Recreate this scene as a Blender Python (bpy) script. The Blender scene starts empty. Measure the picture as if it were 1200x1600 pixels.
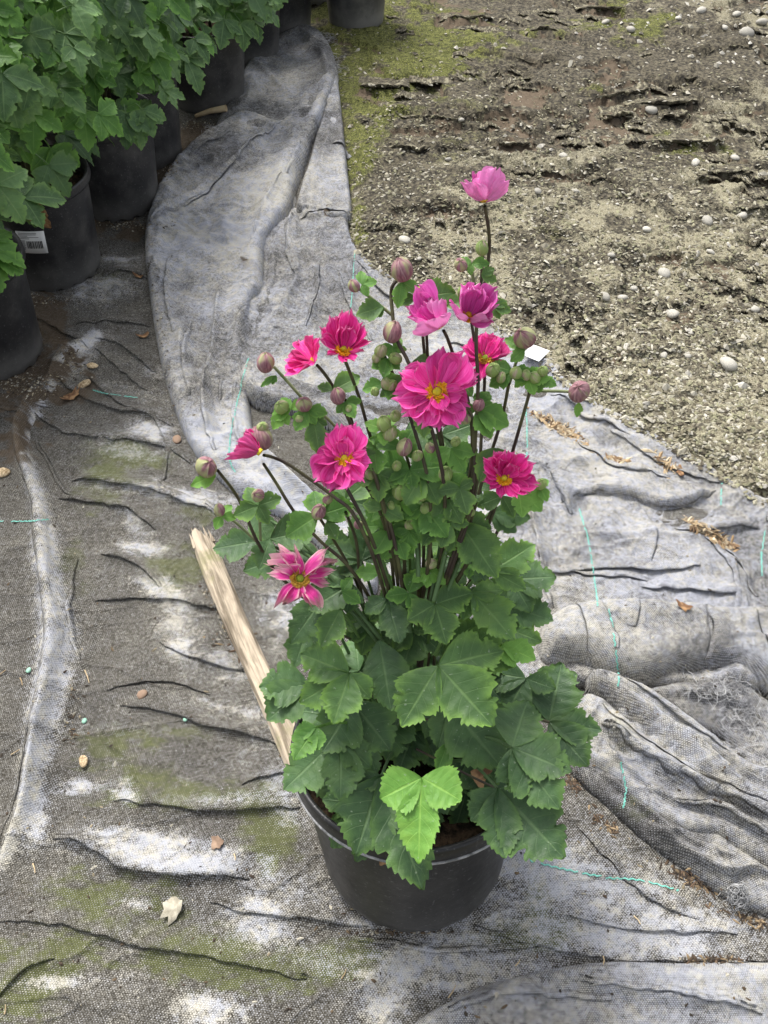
import bpy, bmesh, math, random
import numpy as np
from mathutils import Vector, Matrix
from mathutils.bvhtree import BVHTree

# ------------------------------------------------------------------ camera, light
SC = bpy.context.scene
COL = SC.collection
R = math.radians
FPX, PITCH, CH = 1250.0, R(49.5), 1.165
cam = bpy.data.cameras.new('camera'); camo = bpy.data.objects.new('camera', cam); COL.objects.link(camo)
camo.location = (0, 0, CH); camo.rotation_euler = (R(90) - PITCH, 0, 0)
cam.sensor_fit = 'VERTICAL'; cam.sensor_height = 36; cam.lens = 36 * FPX / 1600
cam.clip_start = .02; cam.clip_end = 300
SC.camera = camo
SUN_EL, SUN_AZ = R(58), R(-30)
w = bpy.data.worlds.new('World'); SC.world = w; w.use_nodes = True
nt = w.node_tree; bg = nt.nodes['Background']
sky = nt.nodes.new('ShaderNodeTexSky'); sky.sky_type = 'NISHITA'; sky.sun_disc = False
sky.sun_elevation = SUN_EL; sky.sun_rotation = SUN_AZ
sky.air_density = 1.0; sky.dust_density = 4.0; sky.ozone_density = 1.0
sm = nt.nodes.new('ShaderNodeHueSaturation'); sm.inputs['Saturation'].default_value = .28     # cloud cover: pale, even sky
nt.links.new(sky.outputs[0], sm.inputs['Color']); nt.links.new(sm.outputs[0], bg.inputs[0])
bg.inputs[1].default_value = .11
sl = bpy.data.lights.new('sun', 'SUN'); so = bpy.data.objects.new('sun', sl); COL.objects.link(so)
sl.energy = 1.5; sl.angle = R(16); sl.color = (1, .97, .92)
sd = Vector((math.sin(SUN_AZ) * math.cos(SUN_EL), math.cos(SUN_AZ) * math.cos(SUN_EL), math.sin(SUN_EL)))
so.rotation_euler = sd.to_track_quat('Z', 'Y').to_euler()
SC.view_settings.view_transform = 'Standard'; SC.view_settings.look = 'None'
SC.view_settings.gamma = 1; SC.view_settings.use_curve_mapping = False
SC.view_settings.exposure = 1.42
SC.render.engine = 'CYCLES'
SC.render.resolution_x = 768; SC.render.resolution_y = 1024

rnd = random.Random(7)
NR = np.random.default_rng(11)
CP, SP = math.cos(PITCH), math.sin(PITCH)

def ray(px, py):
    r, u = (px - 600) / FPX, (800 - py) / FPX
    return Vector((r, CP + u * SP, -SP + u * CP))
def at_y(px, py, y):
    d = ray(px, py); return Vector((0, 0, CH)) + d * (y / d.y)
def g(px, py, z=0.0):
    d = ray(px, py); return Vector((0, 0, CH)) + d * ((z - CH) / d.z)
def gn(P, z=0.0):
    P = np.asarray(P, float)
    u = (800 - P[:, 1]) / FPX
    t = (z - CH) / (-SP + u * CP)
    return np.stack([(P[:, 0] - 600) / FPX * t, (CP + u * SP) * t], 1)

# ------------------------------------------------------------------ noise
def _h(ix, iy, s):
    h = (ix.astype(np.int64) * 374761393 + iy.astype(np.int64) * 668265263 + s * 1442695041) & 0xffffffff
    h = ((h ^ (h >> 13)) * 1274126177) & 0xffffffff
    return ((h ^ (h >> 16)) & 0xffff) / 65535.0
def vn(x, y, s=0):
    x0, y0 = np.floor(x), np.floor(y); fx, fy = x - x0, y - y0
    fx = fx * fx * fx * (fx * (fx * 6 - 15) + 10); fy = fy * fy * fy * (fy * (fy * 6 - 15) + 10)
    a, b, c, d = _h(x0, y0, s), _h(x0 + 1, y0, s), _h(x0, y0 + 1, s), _h(x0 + 1, y0 + 1, s)
    return (a * (1 - fx) + b * fx) * (1 - fy) + (c * (1 - fx) + d * fx) * fy
def fbm(x, y, s=0, o=4, g_=.5):
    t = 0; a = 1; n = 0
    for i in range(o):
        t = t + a * vn(x * 2 ** i + 13.7 * i, y * 2 ** i + 7.1 * i, s + i); n += a; a *= g_
    return t / n
def sst(a, b, x):
    t = np.clip((x - a) / (b - a), 0, 1); return t * t * (3 - 2 * t)

# ------------------------------------------------------------------ curves
def catmull(P, n=5, closed=False):
    P = [tuple(map(float, p)) for p in P]; N = len(P); out = []
    rng = range(N) if closed else range(N - 1)
    for i in rng:
        if closed: p0, p1, p2, p3 = P[(i - 1) % N], P[i], P[(i + 1) % N], P[(i + 2) % N]
        else: p0, p1, p2, p3 = P[max(i - 1, 0)], P[i], P[i + 1], P[min(i + 2, N - 1)]
        for k in range(n):
            t = k / n
            out.append(tuple(.5 * ((2 * b) + (-a + c) * t + (2 * a - 5 * b + 4 * c - d) * t * t + (-a + 3 * b - 3 * c + d) * t ** 3)
                             for a, b, c, d in zip(p0, p1, p2, p3)))
    if not closed: out.append(P[-1])
    return out
def polydist(X, Y, L, closed=False, reach=None):
    """distance, sign and length-parameter to polyline L (n,2)"""
    n = len(X); D = np.full(n, 1e9); S = np.ones(n); T = np.zeros(n)
    idx = np.arange(n)
    if reach is not None:
        m = (X > L[:, 0].min() - reach) & (X < L[:, 0].max() + reach) & (Y > L[:, 1].min() - reach) & (Y < L[:, 1].max() + reach)
        idx = np.nonzero(m)[0]
        if len(idx) == 0: return D, S, T
    x, y = X[idx], Y[idx]; d_ = np.full(len(idx), 1e9); s_ = np.ones(len(idx)); t_ = np.zeros(len(idx))
    Q = np.roll(L, -1, 0) if closed else L[1:]
    A = L if closed else L[:-1]
    ln = np.hypot(*(Q - A).T); cum = np.concatenate([[0], np.cumsum(ln)]); tot = cum[-1]
    for i in range(len(A)):
        ex, ey = Q[i] - A[i]; l2 = ex * ex + ey * ey + 1e-12
        t = np.clip(((x - A[i, 0]) * ex + (y - A[i, 1]) * ey) / l2, 0, 1)
        dx, dy = x - A[i, 0] - t * ex, y - A[i, 1] - t * ey
        d = np.hypot(dx, dy); m = d < d_
        d_[m] = d[m]; s_[m] = np.sign(ex * dy - ey * dx)[m]; t_[m] = ((cum[i] + t * ln[i]) / tot)[m]
    D[idx] = d_; S[idx] = s_; T[idx] = t_
    return D, S, T
def inside(X, Y, L):
    r = np.zeros(len(X), bool); n = len(L)
    for i in range(n):
        x0, y0 = L[i]; x1, y1 = L[(i + 1) % n]
        if y0 == y1: continue
        c = ((y0 > Y) != (y1 > Y)) & (X < (x1 - x0) * (Y - y0) / (y1 - y0) + x0)
        r ^= c
    return r
def ridge(X, Y, pts, h, wf, wn, p=1.4, taper=.15, wob=.0):
    """pinch or step along a line; wf = width on its far side, wn = near side (for a line drawn left to right)"""
    L = gn(catmull(pts, 5))
    rch = max(wf, wn) * 4
    D, S, T = polydist(X, Y, L, reach=rch)
    if wob: D = np.maximum(D + (fbm(X * 60, Y * 60, 5, 2) - .5) * wob, 0)
    W = np.where(S > 0, wf, wn)
    k = np.clip(np.minimum(T, 1 - T) / taper, 0, 1); k = np.sin(k * math.pi / 2)
    hh = h * (.75 + .5 * vn(T * 7, T * 0 + len(pts), 3))
    prof = np.exp(-(D / W) ** p)
    if abs(wf - wn) > .004 and h > 0:                     # cloth tucked under itself: a tight groove at the foot of the steep side
        gx_ = wn * 1.5; sd_ = -D * S if wf > wn else D * S
        prof = prof - .10 * np.exp(-((sd_ - gx_) / .0024) ** 2)
    return np.where(D < rch, hh * k * prof, 0)
def crumple(X, Y, s):
    wx, wy = X + .03 * fbm(X * 9, Y * 9, s + 50, 2), Y + .03 * fbm(X * 9, Y * 9, s + 51, 2)
    a = np.abs(fbm(wx * 8, wy * 11, s, 2) - .5); b = np.abs(fbm(wx * 20 + wy * 9, wy * 24, s + 7, 2) - .5)
    m = sst(.35, .7, fbm(X * 3, Y * 3, s + 3, 2))
    return -(a * .030 + b * .013) * (.35 + .9 * m)

# ------------------------------------------------------------------ objects
def tag(o, label=None, cat=None, group=None, kind=None):
    if label: o['label'] = label
    if cat: o['category'] = cat
    if group: o['group'] = group
    if kind: o['kind'] = kind
    return o
def empty(name, loc=(0, 0, 0)):
    o = bpy.data.objects.new(name, None); o.location = loc; o.empty_display_size = .05; COL.objects.link(o); return o
def link(name, me, parent=None, mat=None):
    o = bpy.data.objects.new(name, me); COL.objects.link(o)
    if mat is not None and len(me.materials) == 0: me.materials.append(mat)
    if parent is not None:
        o.parent = parent
        o.matrix_parent_inverse = Matrix.Translation(-Vector(wloc(parent)))
    return o
def wloc(o):
    v = Vector(o.location)
    return v
def np_mesh(name, V, F, smooth=True, uv=None, col=None, colname='stain'):
    """V (n,3), F list or (m,k) int array"""
    me = bpy.data.meshes.new(name)
    V = np.asarray(V, np.float32); F = np.asarray(F, np.int32); m, k = F.shape
    me.vertices.add(len(V)); me.vertices.foreach_set('co', V.ravel())
    me.loops.add(m * k); me.loops.foreach_set('vertex_index', F.ravel())
    me.polygons.add(m); me.polygons.foreach_set('loop_start', np.arange(0, m * k, k, dtype=np.int32))
    me.polygons.foreach_set('loop_total', np.full(m, k, np.int32))
    me.polygons.foreach_set('use_smooth', np.full(m, smooth, bool))
    me.update(calc_edges=True)
    if uv is not None:
        l = me.uv_layers.new(name='UVMap'); l.data.foreach_set('uv', np.asarray(uv, np.float32)[F.ravel()].ravel())
    if col is not None:
        a = me.color_attributes.new(colname, 'FLOAT_COLOR', 'POINT')
        c = np.ones((len(V), 4), np.float32); c[:, :col.shape[1]] = col
        a.data.foreach_set('color', c.ravel())
    me.validate()
    return me

# ------------------------------------------------------------------ material helpers
class NT:
    def __init__(s, name):
        s.m = bpy.data.materials.new(name); s.m.use_nodes = True; s.t = s.m.node_tree
        s.b = s.t.nodes['Principled BSDF']; s.out = s.t.nodes['Material Output']
    def n(s, typ, **kw):
        x = s.t.nodes.new(typ)
        for k, v in kw.items(): setattr(x, k, v)
        return x
    def l(s, a, b): s.t.links.new(a, b); return s
    def inp(s, sock, v):
        if hasattr(v, 'is_output') or hasattr(v, 'links'): s.t.links.new(v, sock)
        elif isinstance(v, (tuple, list)) and len(v) == 3 and sock.type == 'RGBA': sock.default_value = (*v, 1)
        else: sock.default_value = v
    def math(s, op, a, b=0.0, c=None, clamp=False):
        x = s.n('ShaderNodeMath', operation=op); x.use_clamp = clamp
        s.inp(x.inputs[0], a); s.inp(x.inputs[1], b)
        if c is not None: s.inp(x.inputs[2], c)
        return x.outputs[0]
    def mix(s, f, a, b, blend='MIX'):
        x = s.n('ShaderNodeMix', data_type='RGBA', blend_type=blend)
        s.inp(x.inputs[0], f); s.inp(x.inputs[6], a); s.inp(x.inputs[7], b); return x.outputs[2]
    def noise(s, vec, sc, det=4, rough=.55, dist=0):
        x = s.n('ShaderNodeTexNoise'); s.inp(x.inputs['Scale'], sc); x.inputs['Detail'].default_value = det
        x.inputs['Roughness'].default_value = rough; x.inputs['Distortion'].default_value = dist
        if vec is not None: s.l(vec, x.inputs['Vector'])
        return x.outputs[0]
    def ss(s, a, b, x):
        m = s.n('ShaderNodeMapRange', interpolation_type='SMOOTHSTEP'); s.inp(m.inputs[0], x)
        m.inputs[1].default_value = a; m.inputs[2].default_value = b; return m.outputs[0]
    def attr(s, name):
        return s.n('ShaderNodeAttribute', attribute_name=name)
    def sep(s, v):
        x = s.n('ShaderNodeSeparateXYZ'); s.l(v, x.inputs[0]); return x.outputs
    def bump(s, h, strength=.5, dist=.002, normal=None):
        x = s.n('ShaderNodeBump'); x.inputs['Strength'].default_value = strength; x.inputs['Distance'].default_value = dist
        s.inp(x.inputs['Height'], h)
        if normal is not None: s.l(normal, x.inputs['Normal'])
        return x.outputs[0]
    def done(s, col, rough=.8, normal=None, spec=.3, transl=0.0, tcol=None):
        s.inp(s.b.inputs['Base Color'], col); s.inp(s.b.inputs['Roughness'], rough)
        s.b.inputs['Specular IOR Level'].default_value = spec
        if normal is not None: s.l(normal, s.b.inputs['Normal'])
        if transl:
            t = s.n('ShaderNodeBsdfTranslucent'); s.inp(t.inputs[0], tcol if tcol is not None else col)
            x = s.n('ShaderNodeMixShader'); x.inputs[0].default_value = transl
            s.l(s.b.outputs[0], x.inputs[1]); s.l(t.outputs[0], x.inputs[2]); s.l(x.outputs[0], s.out.inputs[0])
        return s.m

def cloth_mat(name, clean_col, dirt_col, pitch=.0037, bias=0.0, contrast=.35, grain=1.2):
    M = NT(name)
    uv = M.n('ShaderNodeUVMap', uv_map='UVMap').outputs[0]; geo = M.n('ShaderNodeNewGeometry').outputs['Position']
    wv = M.n('ShaderNodeVectorMath', operation='SCALE'); M.l(uv, wv.inputs[0]); wv.inputs['Scale'].default_value = 1 / pitch
    wob = M.n('ShaderNodeTexNoise'); wob.inputs['Scale'].default_value = 7; M.l(geo, wob.inputs['Vector'])
    add = M.n('ShaderNodeVectorMath', operation='MULTIPLY_ADD'); M.l(wob.outputs['Color'], add.inputs[0]); add.inputs[1].default_value = (3, 3, 0); M.l(wv.outputs[0], add.inputs[2])
    x, y, z = M.sep(add.outputs[0])
    sx = M.math('SINE', M.math('MULTIPLY', x, 2 * math.pi)); row = M.math('MULTIPLY', M.math('FLOOR', M.math('MULTIPLY', y, 1.6)), .5)
    sx = M.math('SINE', M.math('MULTIPLY', M.math('ADD', x, row), 2 * math.pi))
    sy = M.math('SINE', M.math('MULTIPLY', y, 2 * math.pi * 1.6))
    weave = M.math('MULTIPLY', M.math('ADD', sx, .6), M.math('ADD', sy, .6))            # specks of bare thread
    st = M.sep(M.attr('stain').outputs['Color'])
    n1 = M.noise(geo, 26, 9, .70); n2 = M.noise(geo, 130, 6, .70); n3 = M.noise(geo, 4.5, 5, .6, .6); n4 = M.noise(geo, 700, 2, .6)
    t = M.math('ADD', st[0], M.math('MULTIPLY', M.math('SUBTRACT', n1, .5), 1.0))
    t = M.math('ADD', t, M.math('MULTIPLY', M.math('SUBTRACT', n2, .5), 1.3))
    n5 = M.noise(geo, 330, 3, .85); n6 = M.noise(geo, 60, 6, .75)
    t = M.math('ADD', t, M.math('MULTIPLY', M.math('SUBTRACT', n4, .5), .6))
    t = M.math('ADD', t, M.math('MULTIPLY', M.math('SUBTRACT', n5, .5), grain))
    t = M.math('ADD', t, M.math('MULTIPLY', weave, contrast * .42))
    mossn = M.noise(geo, 16, 9, .8)
    mo = M.math('MULTIPLY', M.ss(.20, .60, M.math('MULTIPLY', M.math('ADD', st[1], .10), M.math('ADD', mossn, .30))), .85)
    t = M.math('SUBTRACT', t, M.math('MULTIPLY', mo, .12))
    t = M.ss(.16 + bias, 1.10 + bias, t)
    dirt = M.mix(M.ss(.35, .68, M.math('ADD', M.math('MULTIPLY', n3, .6), M.math('MULTIPLY', n1, .4))), (dirt_col[0] * .7, dirt_col[1] * .68, dirt_col[2] * .66), (dirt_col[0] * 1.35, dirt_col[1] * 1.35, dirt_col[2] * 1.35))
    dirt = M.mix(M.ss(.38, .62, n5), M.mix(.55, dirt, (.018, .016, .013)), M.mix(.16, dirt, clean_col))
    dirt = M.mix(mo, dirt, M.mix(n2, (.045, .052, .018), (.125, .135, .050)))
    cream = M.mix(M.ss(.42, .60, M.math('ADD', M.math('MULTIPLY', n3, .35), M.math('MULTIPLY', n6, .65))), (clean_col[0] * .88, clean_col[1] * .91, clean_col[2] * 1.0), (clean_col[0] * 1.08, clean_col[1] * 1.03, clean_col[2] * .88))
    c = M.mix(t, dirt, cream)
    br = M.ss(.35, .7, M.math('ADD', st[2], M.math('MULTIPLY', M.math('SUBTRACT', n2, .5), .5)))
    c = M.mix(br, c, M.mix(n2, (.035, .026, .018), (.12, .09, .06)))
    c = M.mix(M.math('MULTIPLY', M.math('MULTIPLY', M.ss(.9, -.3, weave), M.ss(.1, .7, t)), .30), c, M.mix(.5, c, (.02, .02, .018)))
    c = M.mix(M.math('MULTIPLY', M.math('MULTIPLY', M.ss(1.0, 2.3, weave), M.ss(.35, .6, n2)), .38), c, clean_col)
    spk = M.ss(.70, .76, M.noise(geo, 420, 2, .5))
    c = M.mix(M.math('MULTIPLY', spk, .5), c, (.38, .36, .31))
    hgt = M.math('ADD', M.math('MULTIPLY', weave, .35), M.math('MULTIPLY', n2, .9))
    b1 = M.bump(hgt, .55, .0014)
    wr = M.n('ShaderNodeMapping'); M.l(geo, wr.inputs[0]); wr.inputs['Scale'].default_value = (7, 18, 12); wr.inputs['Rotation'].default_value = (0, 0, .3)
    b2 = M.bump(M.noise(wr.outputs[0], 1.4, 8, .7, .4), .6, .010, b1)
    b2 = M.bump(M.noise(geo, 48, 6, .7, .4), .55, .004, b2)
    return M.done(c, .93, b2, .12)

MAT = {}
MAT['cloth_dark'] = cloth_mat('dirty woven cloth', (.46, .455, .45), (.066, .059, .044), contrast=.55, grain=2.0)
MAT['cloth_grey'] = cloth_mat('grey woven cloth', (.42, .42, .43), (.085, .082, .078), contrast=.3)
MAT['cloth_weave'] = cloth_mat('coarse grey woven cloth', (.45, .45, .455), (.078, .075, .073), .0030, contrast=.55, grain=.8)

def simple(name, c0, c1, sc=40, rough=.7, bump=.3, bd=.002, spec=.3, transl=0, rand=.0, lo=.35, hi=.65):
    M = NT(name); geo = M.n('ShaderNodeTexCoord').outputs['Object']
    n = M.noise(geo, sc, 5, .6)
    c = M.mix(M.ss(lo, hi, n), c0, c1)
    if rand:
        r = M.n('ShaderNodeObjectInfo').outputs['Random']
        h = M.n('ShaderNodeHueSaturation'); M.l(c, h.inputs['Color'])
        M.l(M.math('MULTIPLY_ADD', r, rand * 2, 1 - rand), h.inputs['Value']); c = h.outputs[0]
    return M.done(c, rough, M.bump(n, bump, bd), spec, transl)

# soil: stain = (brown, moss, pale)
M = NT('cracked mossy soil'); geo = M.n('ShaderNodeNewGeometry').outputs['Position']; st = M.sep(M.attr('stain').outputs['Color'])
n1 = M.noise(geo, 9, 6, .65, .4); n2 = M.noise(geo, 75, 5, .65); n3 = M.noise(geo, 300, 3, .6); n4 = M.noise(geo, 30, 5, .6)
c = M.mix(M.ss(.38, .66, n2), (.040, .036, .030), (.155, .136, .096))
pal = M.ss(.45, .75, M.math('ADD', M.math('MULTIPLY', st[2], .62), M.math('ADD', M.math('MULTIPLY', n2, .35), M.math('MULTIPLY', n3, .25))))
c = M.mix(pal, c, M.mix(M.ss(.3, .7, n3), (.15, .130, .080), (.36, .335, .245)))
mo = M.ss(.42, .66, M.math('ADD', M.math('MULTIPLY', st[1], .6), M.math('MULTIPLY', M.math('ADD', n4, n2), .28)))
c = M.mix(M.math('MULTIPLY', mo, .85), c, M.mix(M.ss(.40, .66, M.math('ADD', M.math('MULTIPLY', n3, .6), M.math('MULTIPLY', n2, .4))), (.042, .048, .016), (.24, .25, .07)))
c = M.mix(M.ss(.25, .65, M.math('ADD', st[0], M.math('MULTIPLY', M.math('SUBTRACT', n2, .5), .5))), c, M.mix(n2, (.072, .054, .039), (.19, .148, .105)))
b = M.bump(M.math('ADD', M.math('MULTIPLY', n3, .5), n2), .9, .006)
MAT['soil'] = M.done(c, .95, b, .1)

# black plastic pot
def plastic(name, dust, base=(.018, .018, .019)):
    M = NT(name); geo = M.n('ShaderNodeTexCoord').outputs['Object']; n1 = M.noise(geo, 12, 6, .65); n2 = M.noise(geo, 220, 2, .6); n3 = M.noise(geo, 60, 3, .7)
    z = M.sep(geo)[2]
    d = M.math('ADD', M.math('MULTIPLY', M.ss(.10, .0, z), .55), M.math('MULTIPLY', M.ss(.4, .7, n1), .35))
    d = M.math('MULTIPLY', d, dust)
    c = M.mix(d, base, (.16, .155, .145))
    c = M.mix(M.math('MULTIPLY', M.ss(.62, .72, n2), .35), c, (.22, .22, .22))
    return M.done(c, M.math('MULTIPLY_ADD', n3, .25, .28), M.bump(n2, .25, .0006), .42)
MAT['pot'] = plastic('black pot plastic', .30, (.009, .009, .010))
MAT['pot_bg'] = plastic('dull black pot plastic', .8, (.016, .016, .018))
MAT['pot_grey'] = plastic('greyed pot plastic', 1.6, (.05, .05, .052))
MAT['rim_line'] = simple('pale rim plastic', (.12, .12, .12), (.34, .34, .34), 90, .55, .1)  # paler mottled grey for the thin ring along the rim's lower edge
MAT['compost'] = simple('dark compost', (.010, .008, .006), (.06, .04, .025), 90, .95, 1, .01, .1)

def leaf_mat(name, dark, light, edge, eamt, transl=.22):
    M = NT(name); uv = M.sep(M.n('ShaderNodeUVMap', uv_map='UVMap').outputs[0]); obj = M.n('ShaderNodeTexCoord').outputs['Object']
    geo = M.n('ShaderNodeNewGeometry').outputs['Position']; rand = M.n('ShaderNodeObjectInfo').outputs['Random']
    u, v = uv[0], uv[1]
    av = M.math('ABSOLUTE', M.math('SUBTRACT', v, .5)); av = M.math('MULTIPLY', av, 2)
    n = M.noise(geo, 60, 4, .6); nf = M.noise(geo, 420, 3, .6)
    c = M.mix(M.ss(.3, .7, M.math('ADD', M.math('MULTIPLY', n, .65), M.math('MULTIPLY', rand, .35))), dark, light)
    e = M.math('MULTIPLY', M.math('MULTIPLY', M.ss(.45, 1.0, M.math('ADD', M.math('MULTIPLY', av, .75), M.math('MULTIPLY', u, .38))), eamt), M.ss(.25, .6, n))
    c = M.mix(e, c, edge)
    mid = M.ss(.075, .015, av)
    sv = M.math('ABSOLUTE', M.math('SUBTRACT', M.math('FRACT', M.math('MULTIPLY', M.math('SUBTRACT', u, M.math('MULTIPLY', av, .20)), 6.5)), .5))
    side = M.math('MULTIPLY', M.ss(.44, .5, sv), M.ss(.98, .6, av))
    tert = M.ss(.40, .5, M.math('ABSOLUTE', M.math('SUBTRACT', M.math('FRACT', M.math('ADD', M.math('MULTIPLY', u, 24.0), M.math('MULTIPLY', av, 4.0))), .5)))
    vein = M.math('MAXIMUM', mid, M.math('MULTIPLY', side, .6))
    c = M.mix(M.ss(.55, .75, M.noise(geo, 22, 4, .6)), c, M.mix(.5, c, (light[0] * 1.5, light[1] * 1.25, light[2] * 1.1)))
    c = M.mix(M.math('MULTIPLY', vein, .36), c, (light[0] * 1.9 + .03, light[1] * 1.6 + .03, light[2] * 1.7 + .02))
    c = M.mix(M.math('MULTIPLY', M.ss(.72, .78, M.noise(geo, 260, 1, .5)), .45), c, (.30, .36, .26))
    pk = M.math('MULTIPLY', M.noise(geo, 130, 3, .55), 1.6)
    h = M.math('ADD', pk, M.math('MULTIPLY', vein, -1.0)); h = M.math('ADD', h, M.math('ADD', M.math('MULTIPLY', tert, -.18), M.math('MULTIPLY', nf, .5)))
    return M.done(c, M.math('MULTIPLY_ADD', n, .2, .42), M.bump(h, .45, .0012), .35, transl, M.mix(.5, c, edge))
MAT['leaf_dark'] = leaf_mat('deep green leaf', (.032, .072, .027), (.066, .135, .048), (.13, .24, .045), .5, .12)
MAT['leaf_mid'] = leaf_mat('mid green leaf', (.050, .110, .032), (.090, .185, .050), (.20, .36, .06), .75)
MAT['leaf_light'] = leaf_mat('fresh green leaf', (.060, .155, .030), (.105, .240, .048), (.20, .40, .07), .8, .3)
MAT['leaf_lime'] = leaf_mat('lime green leaf', (.115, .270, .042), (.170, .350, .060), (.22, .40, .08), .5, .2)
MAT['leaf_bg'] = leaf_mat('background leaf', (.050, .110, .038), (.120, .225, .078), (.20, .34, .09), .65)
MAT['dry_leaf'] = simple('dry brown leaf', (.13, .065, .035), (.40, .24, .12), 60, .85, .5, transl=.15)

M = NT('purple brown stem'); tc = M.n('ShaderNodeNewGeometry').outputs['Position']; n = M.noise(tc, 35, 4, .6)
MAT['stem'] = M.done(M.mix(M.ss(.35, .7, n), (.040, .026, .022), (.085, .085, .035)), .55, M.bump(M.noise(tc, 500, 2), .3, .0006), .35)
MAT['stem_pale'] = simple('pale green stem', (.11, .14, .06), (.20, .22, .11), 50, .55, .1)

def petal_mat(name, a, b, back, seed=0):
    M = NT(name); uv = M.sep(M.n('ShaderNodeUVMap', uv_map='UVMap').outputs[0]); geo = M.n('ShaderNodeNewGeometry')
    u, v = uv[0], uv[1]
    cv = M.n('ShaderNodeCombineXYZ'); M.l(M.math('MULTIPLY', v, 26), cv.inputs[0]); M.l(M.math('MULTIPLY', u, 2.2), cv.inputs[1]); M.l(M.math('MULTIPLY', M.n('ShaderNodeObjectInfo').outputs['Random'], 40), cv.inputs[2])
    s = M.noise(cv.outputs[0], 1, 4, .6)
    c = M.mix(M.ss(.3, .7, s), a, b)
    c = M.mix(M.math('MULTIPLY', M.ss(.62 if seed else .86, 1.0, M.math('MAXIMUM', u, M.math('MULTIPLY', M.math('ABSOLUTE', M.math('SUBTRACT', v, .5)), 1.98))), .8 if seed else .30), c, (.84, .58, .58) if seed else (.84, .36, .58))
    r = M.n('ShaderNodeObjectInfo').outputs['Random']
    hs = M.n('ShaderNodeHueSaturation'); M.l(c, hs.inputs['Color']); M.l(M.math('MULTIPLY_ADD', r, .5, .72), hs.inputs['Value']); c = hs.outputs[0]
    c = M.mix(M.math('MULTIPLY', geo.outputs['Backfacing'], .5), c, back)
    return M.done(c, .5, M.bump(s, .35, .0015), .25, .28, c)
MAT['petal'] = petal_mat('magenta petal', (.78, .028, .30), (.92, .11, .48), (.70, .17, .42))
MAT['petal_deep'] = petal_mat('deep magenta petal', (.64, .014, .20), (.88, .06, .38), (.62, .14, .33))
MAT['petal_pale'] = petal_mat('orchid pink petal', (.68, .075, .42), (.84, .19, .60), (.76, .36, .58))
MAT['petal_old'] = petal_mat('faded pink petal', (.70, .025, .26), (.86, .10, .44), (.80, .50, .50), 1)
MAT['anther'] = simple('orange anthers', (.95, .40, .010), (1.0, .66, .05), 300, .7, .4)
MAT['anther_old'] = simple('yellow anthers', (.62, .42, .03), (.74, .40, .10), 300, .7, .4)
MAT['pistil'] = simple('yellow green pistil', (.66, .52, .02), (.82, .72, .06), 600, .7, .8, .001)
MAT['pistil_green'] = simple('green pistil', (.26, .36, .03), (.42, .52, .06), 600, .7, .8, .001)

def bud_mat(name, a, b, g_, gm):
    M = NT(name); uv = M.sep(M.n('ShaderNodeUVMap', uv_map='UVMap').outputs[0]); rand = M.n('ShaderNodeObjectInfo').outputs['Random']
    u, v = uv[0], uv[1]
    cv = M.n('ShaderNodeCombineXYZ'); M.l(M.math('MULTIPLY', u, 34), cv.inputs[0]); M.l(M.math('MULTIPLY', v, 3), cv.inputs[1]); M.l(M.math('MULTIPLY', rand, 30), cv.inputs[2])
    s = M.noise(cv.outputs[0], 1, 4, .65)
    c = M.mix(M.ss(.25, .75, s), a, b)
    big = M.n('ShaderNodeCombineXYZ'); M.l(M.math('MULTIPLY', u, 3), big.inputs[0]); M.l(v, big.inputs[1]); M.l(M.math('MULTIPLY', rand, 60), big.inputs[2])
    gn_ = M.ss(.5 - gm, .62 - gm * .6, M.noise(big.outputs[0], 1, 2))
    c = M.mix(gn_, c, g_)
    seam = M.ss(.07, .0, M.math('ABSOLUTE', M.math('SUBTRACT', M.math('FRACT', M.math('ADD', M.math('MULTIPLY', u, 5), M.math('MULTIPLY', v, .8))), .5)))
    c = M.mix(M.math('MULTIPLY', seam, .3), c, (.50, .44, .40))
    return M.done(c, .7, M.bump(s, .5, .001), .2, .08)
MAT['bud_mauve'] = bud_mat('mauve bud', (.16, .060, .085), (.38, .22, .23), (.33, .34, .17), .02)
MAT['bud_green'] = bud_mat('green bud', (.30, .24, .17), (.44, .36, .27), (.25, .34, .11), .22)

M = NT('weathered split wood'); tc = M.n('ShaderNodeTexCoord').outputs['Object']; mp = M.n('ShaderNodeMapping'); M.l(tc, mp.inputs[0]); mp.inputs['Scale'].default_value = (60, 4, 60)
n = M.noise(mp.outputs[0], 1.6, 6, .65, .5); n2 = M.noise(tc, 14, 4, .6)
c = M.mix(M.ss(.34, .62, n), (.15, .12, .085), (.46, .385, .29))
c = M.mix(M.math('MULTIPLY', M.ss(.55, .7, n2), .55), c, (.17, .18, .06))
MAT['wood'] = M.done(c, .8, M.bump(n, .8, .003), .2)
MAT['wood_side'] = simple('dirty wood side', (.05, .04, .025), (.22, .17, .10), 60, .9, .6)
MAT['thread_green'] = simple('turquoise marker thread', (.10, .38, .31), (.22, .52, .44), 400, .7, .3)
MAT['thread_grey'] = simple('frayed grey threads', (.16, .16, .165), (.48, .48, .48), 60, .85, .1)
MAT['straw'] = simple('straw chips', (.24, .16, .08), (.62, .50, .32), 3, .9, .2, rand=.2)
MAT['white'] = simple('white plastic label', (.72, .73, .74), (.80, .80, .80), 30, .45, .05)
MAT['ink'] = simple('black print', (.02, .02, .02), (.04, .04, .04), 30, .6, .0)
MAT['tag_ink'] = simple('grey print', (.35, .38, .40), (.45, .48, .5), 30, .6, .0)
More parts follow.
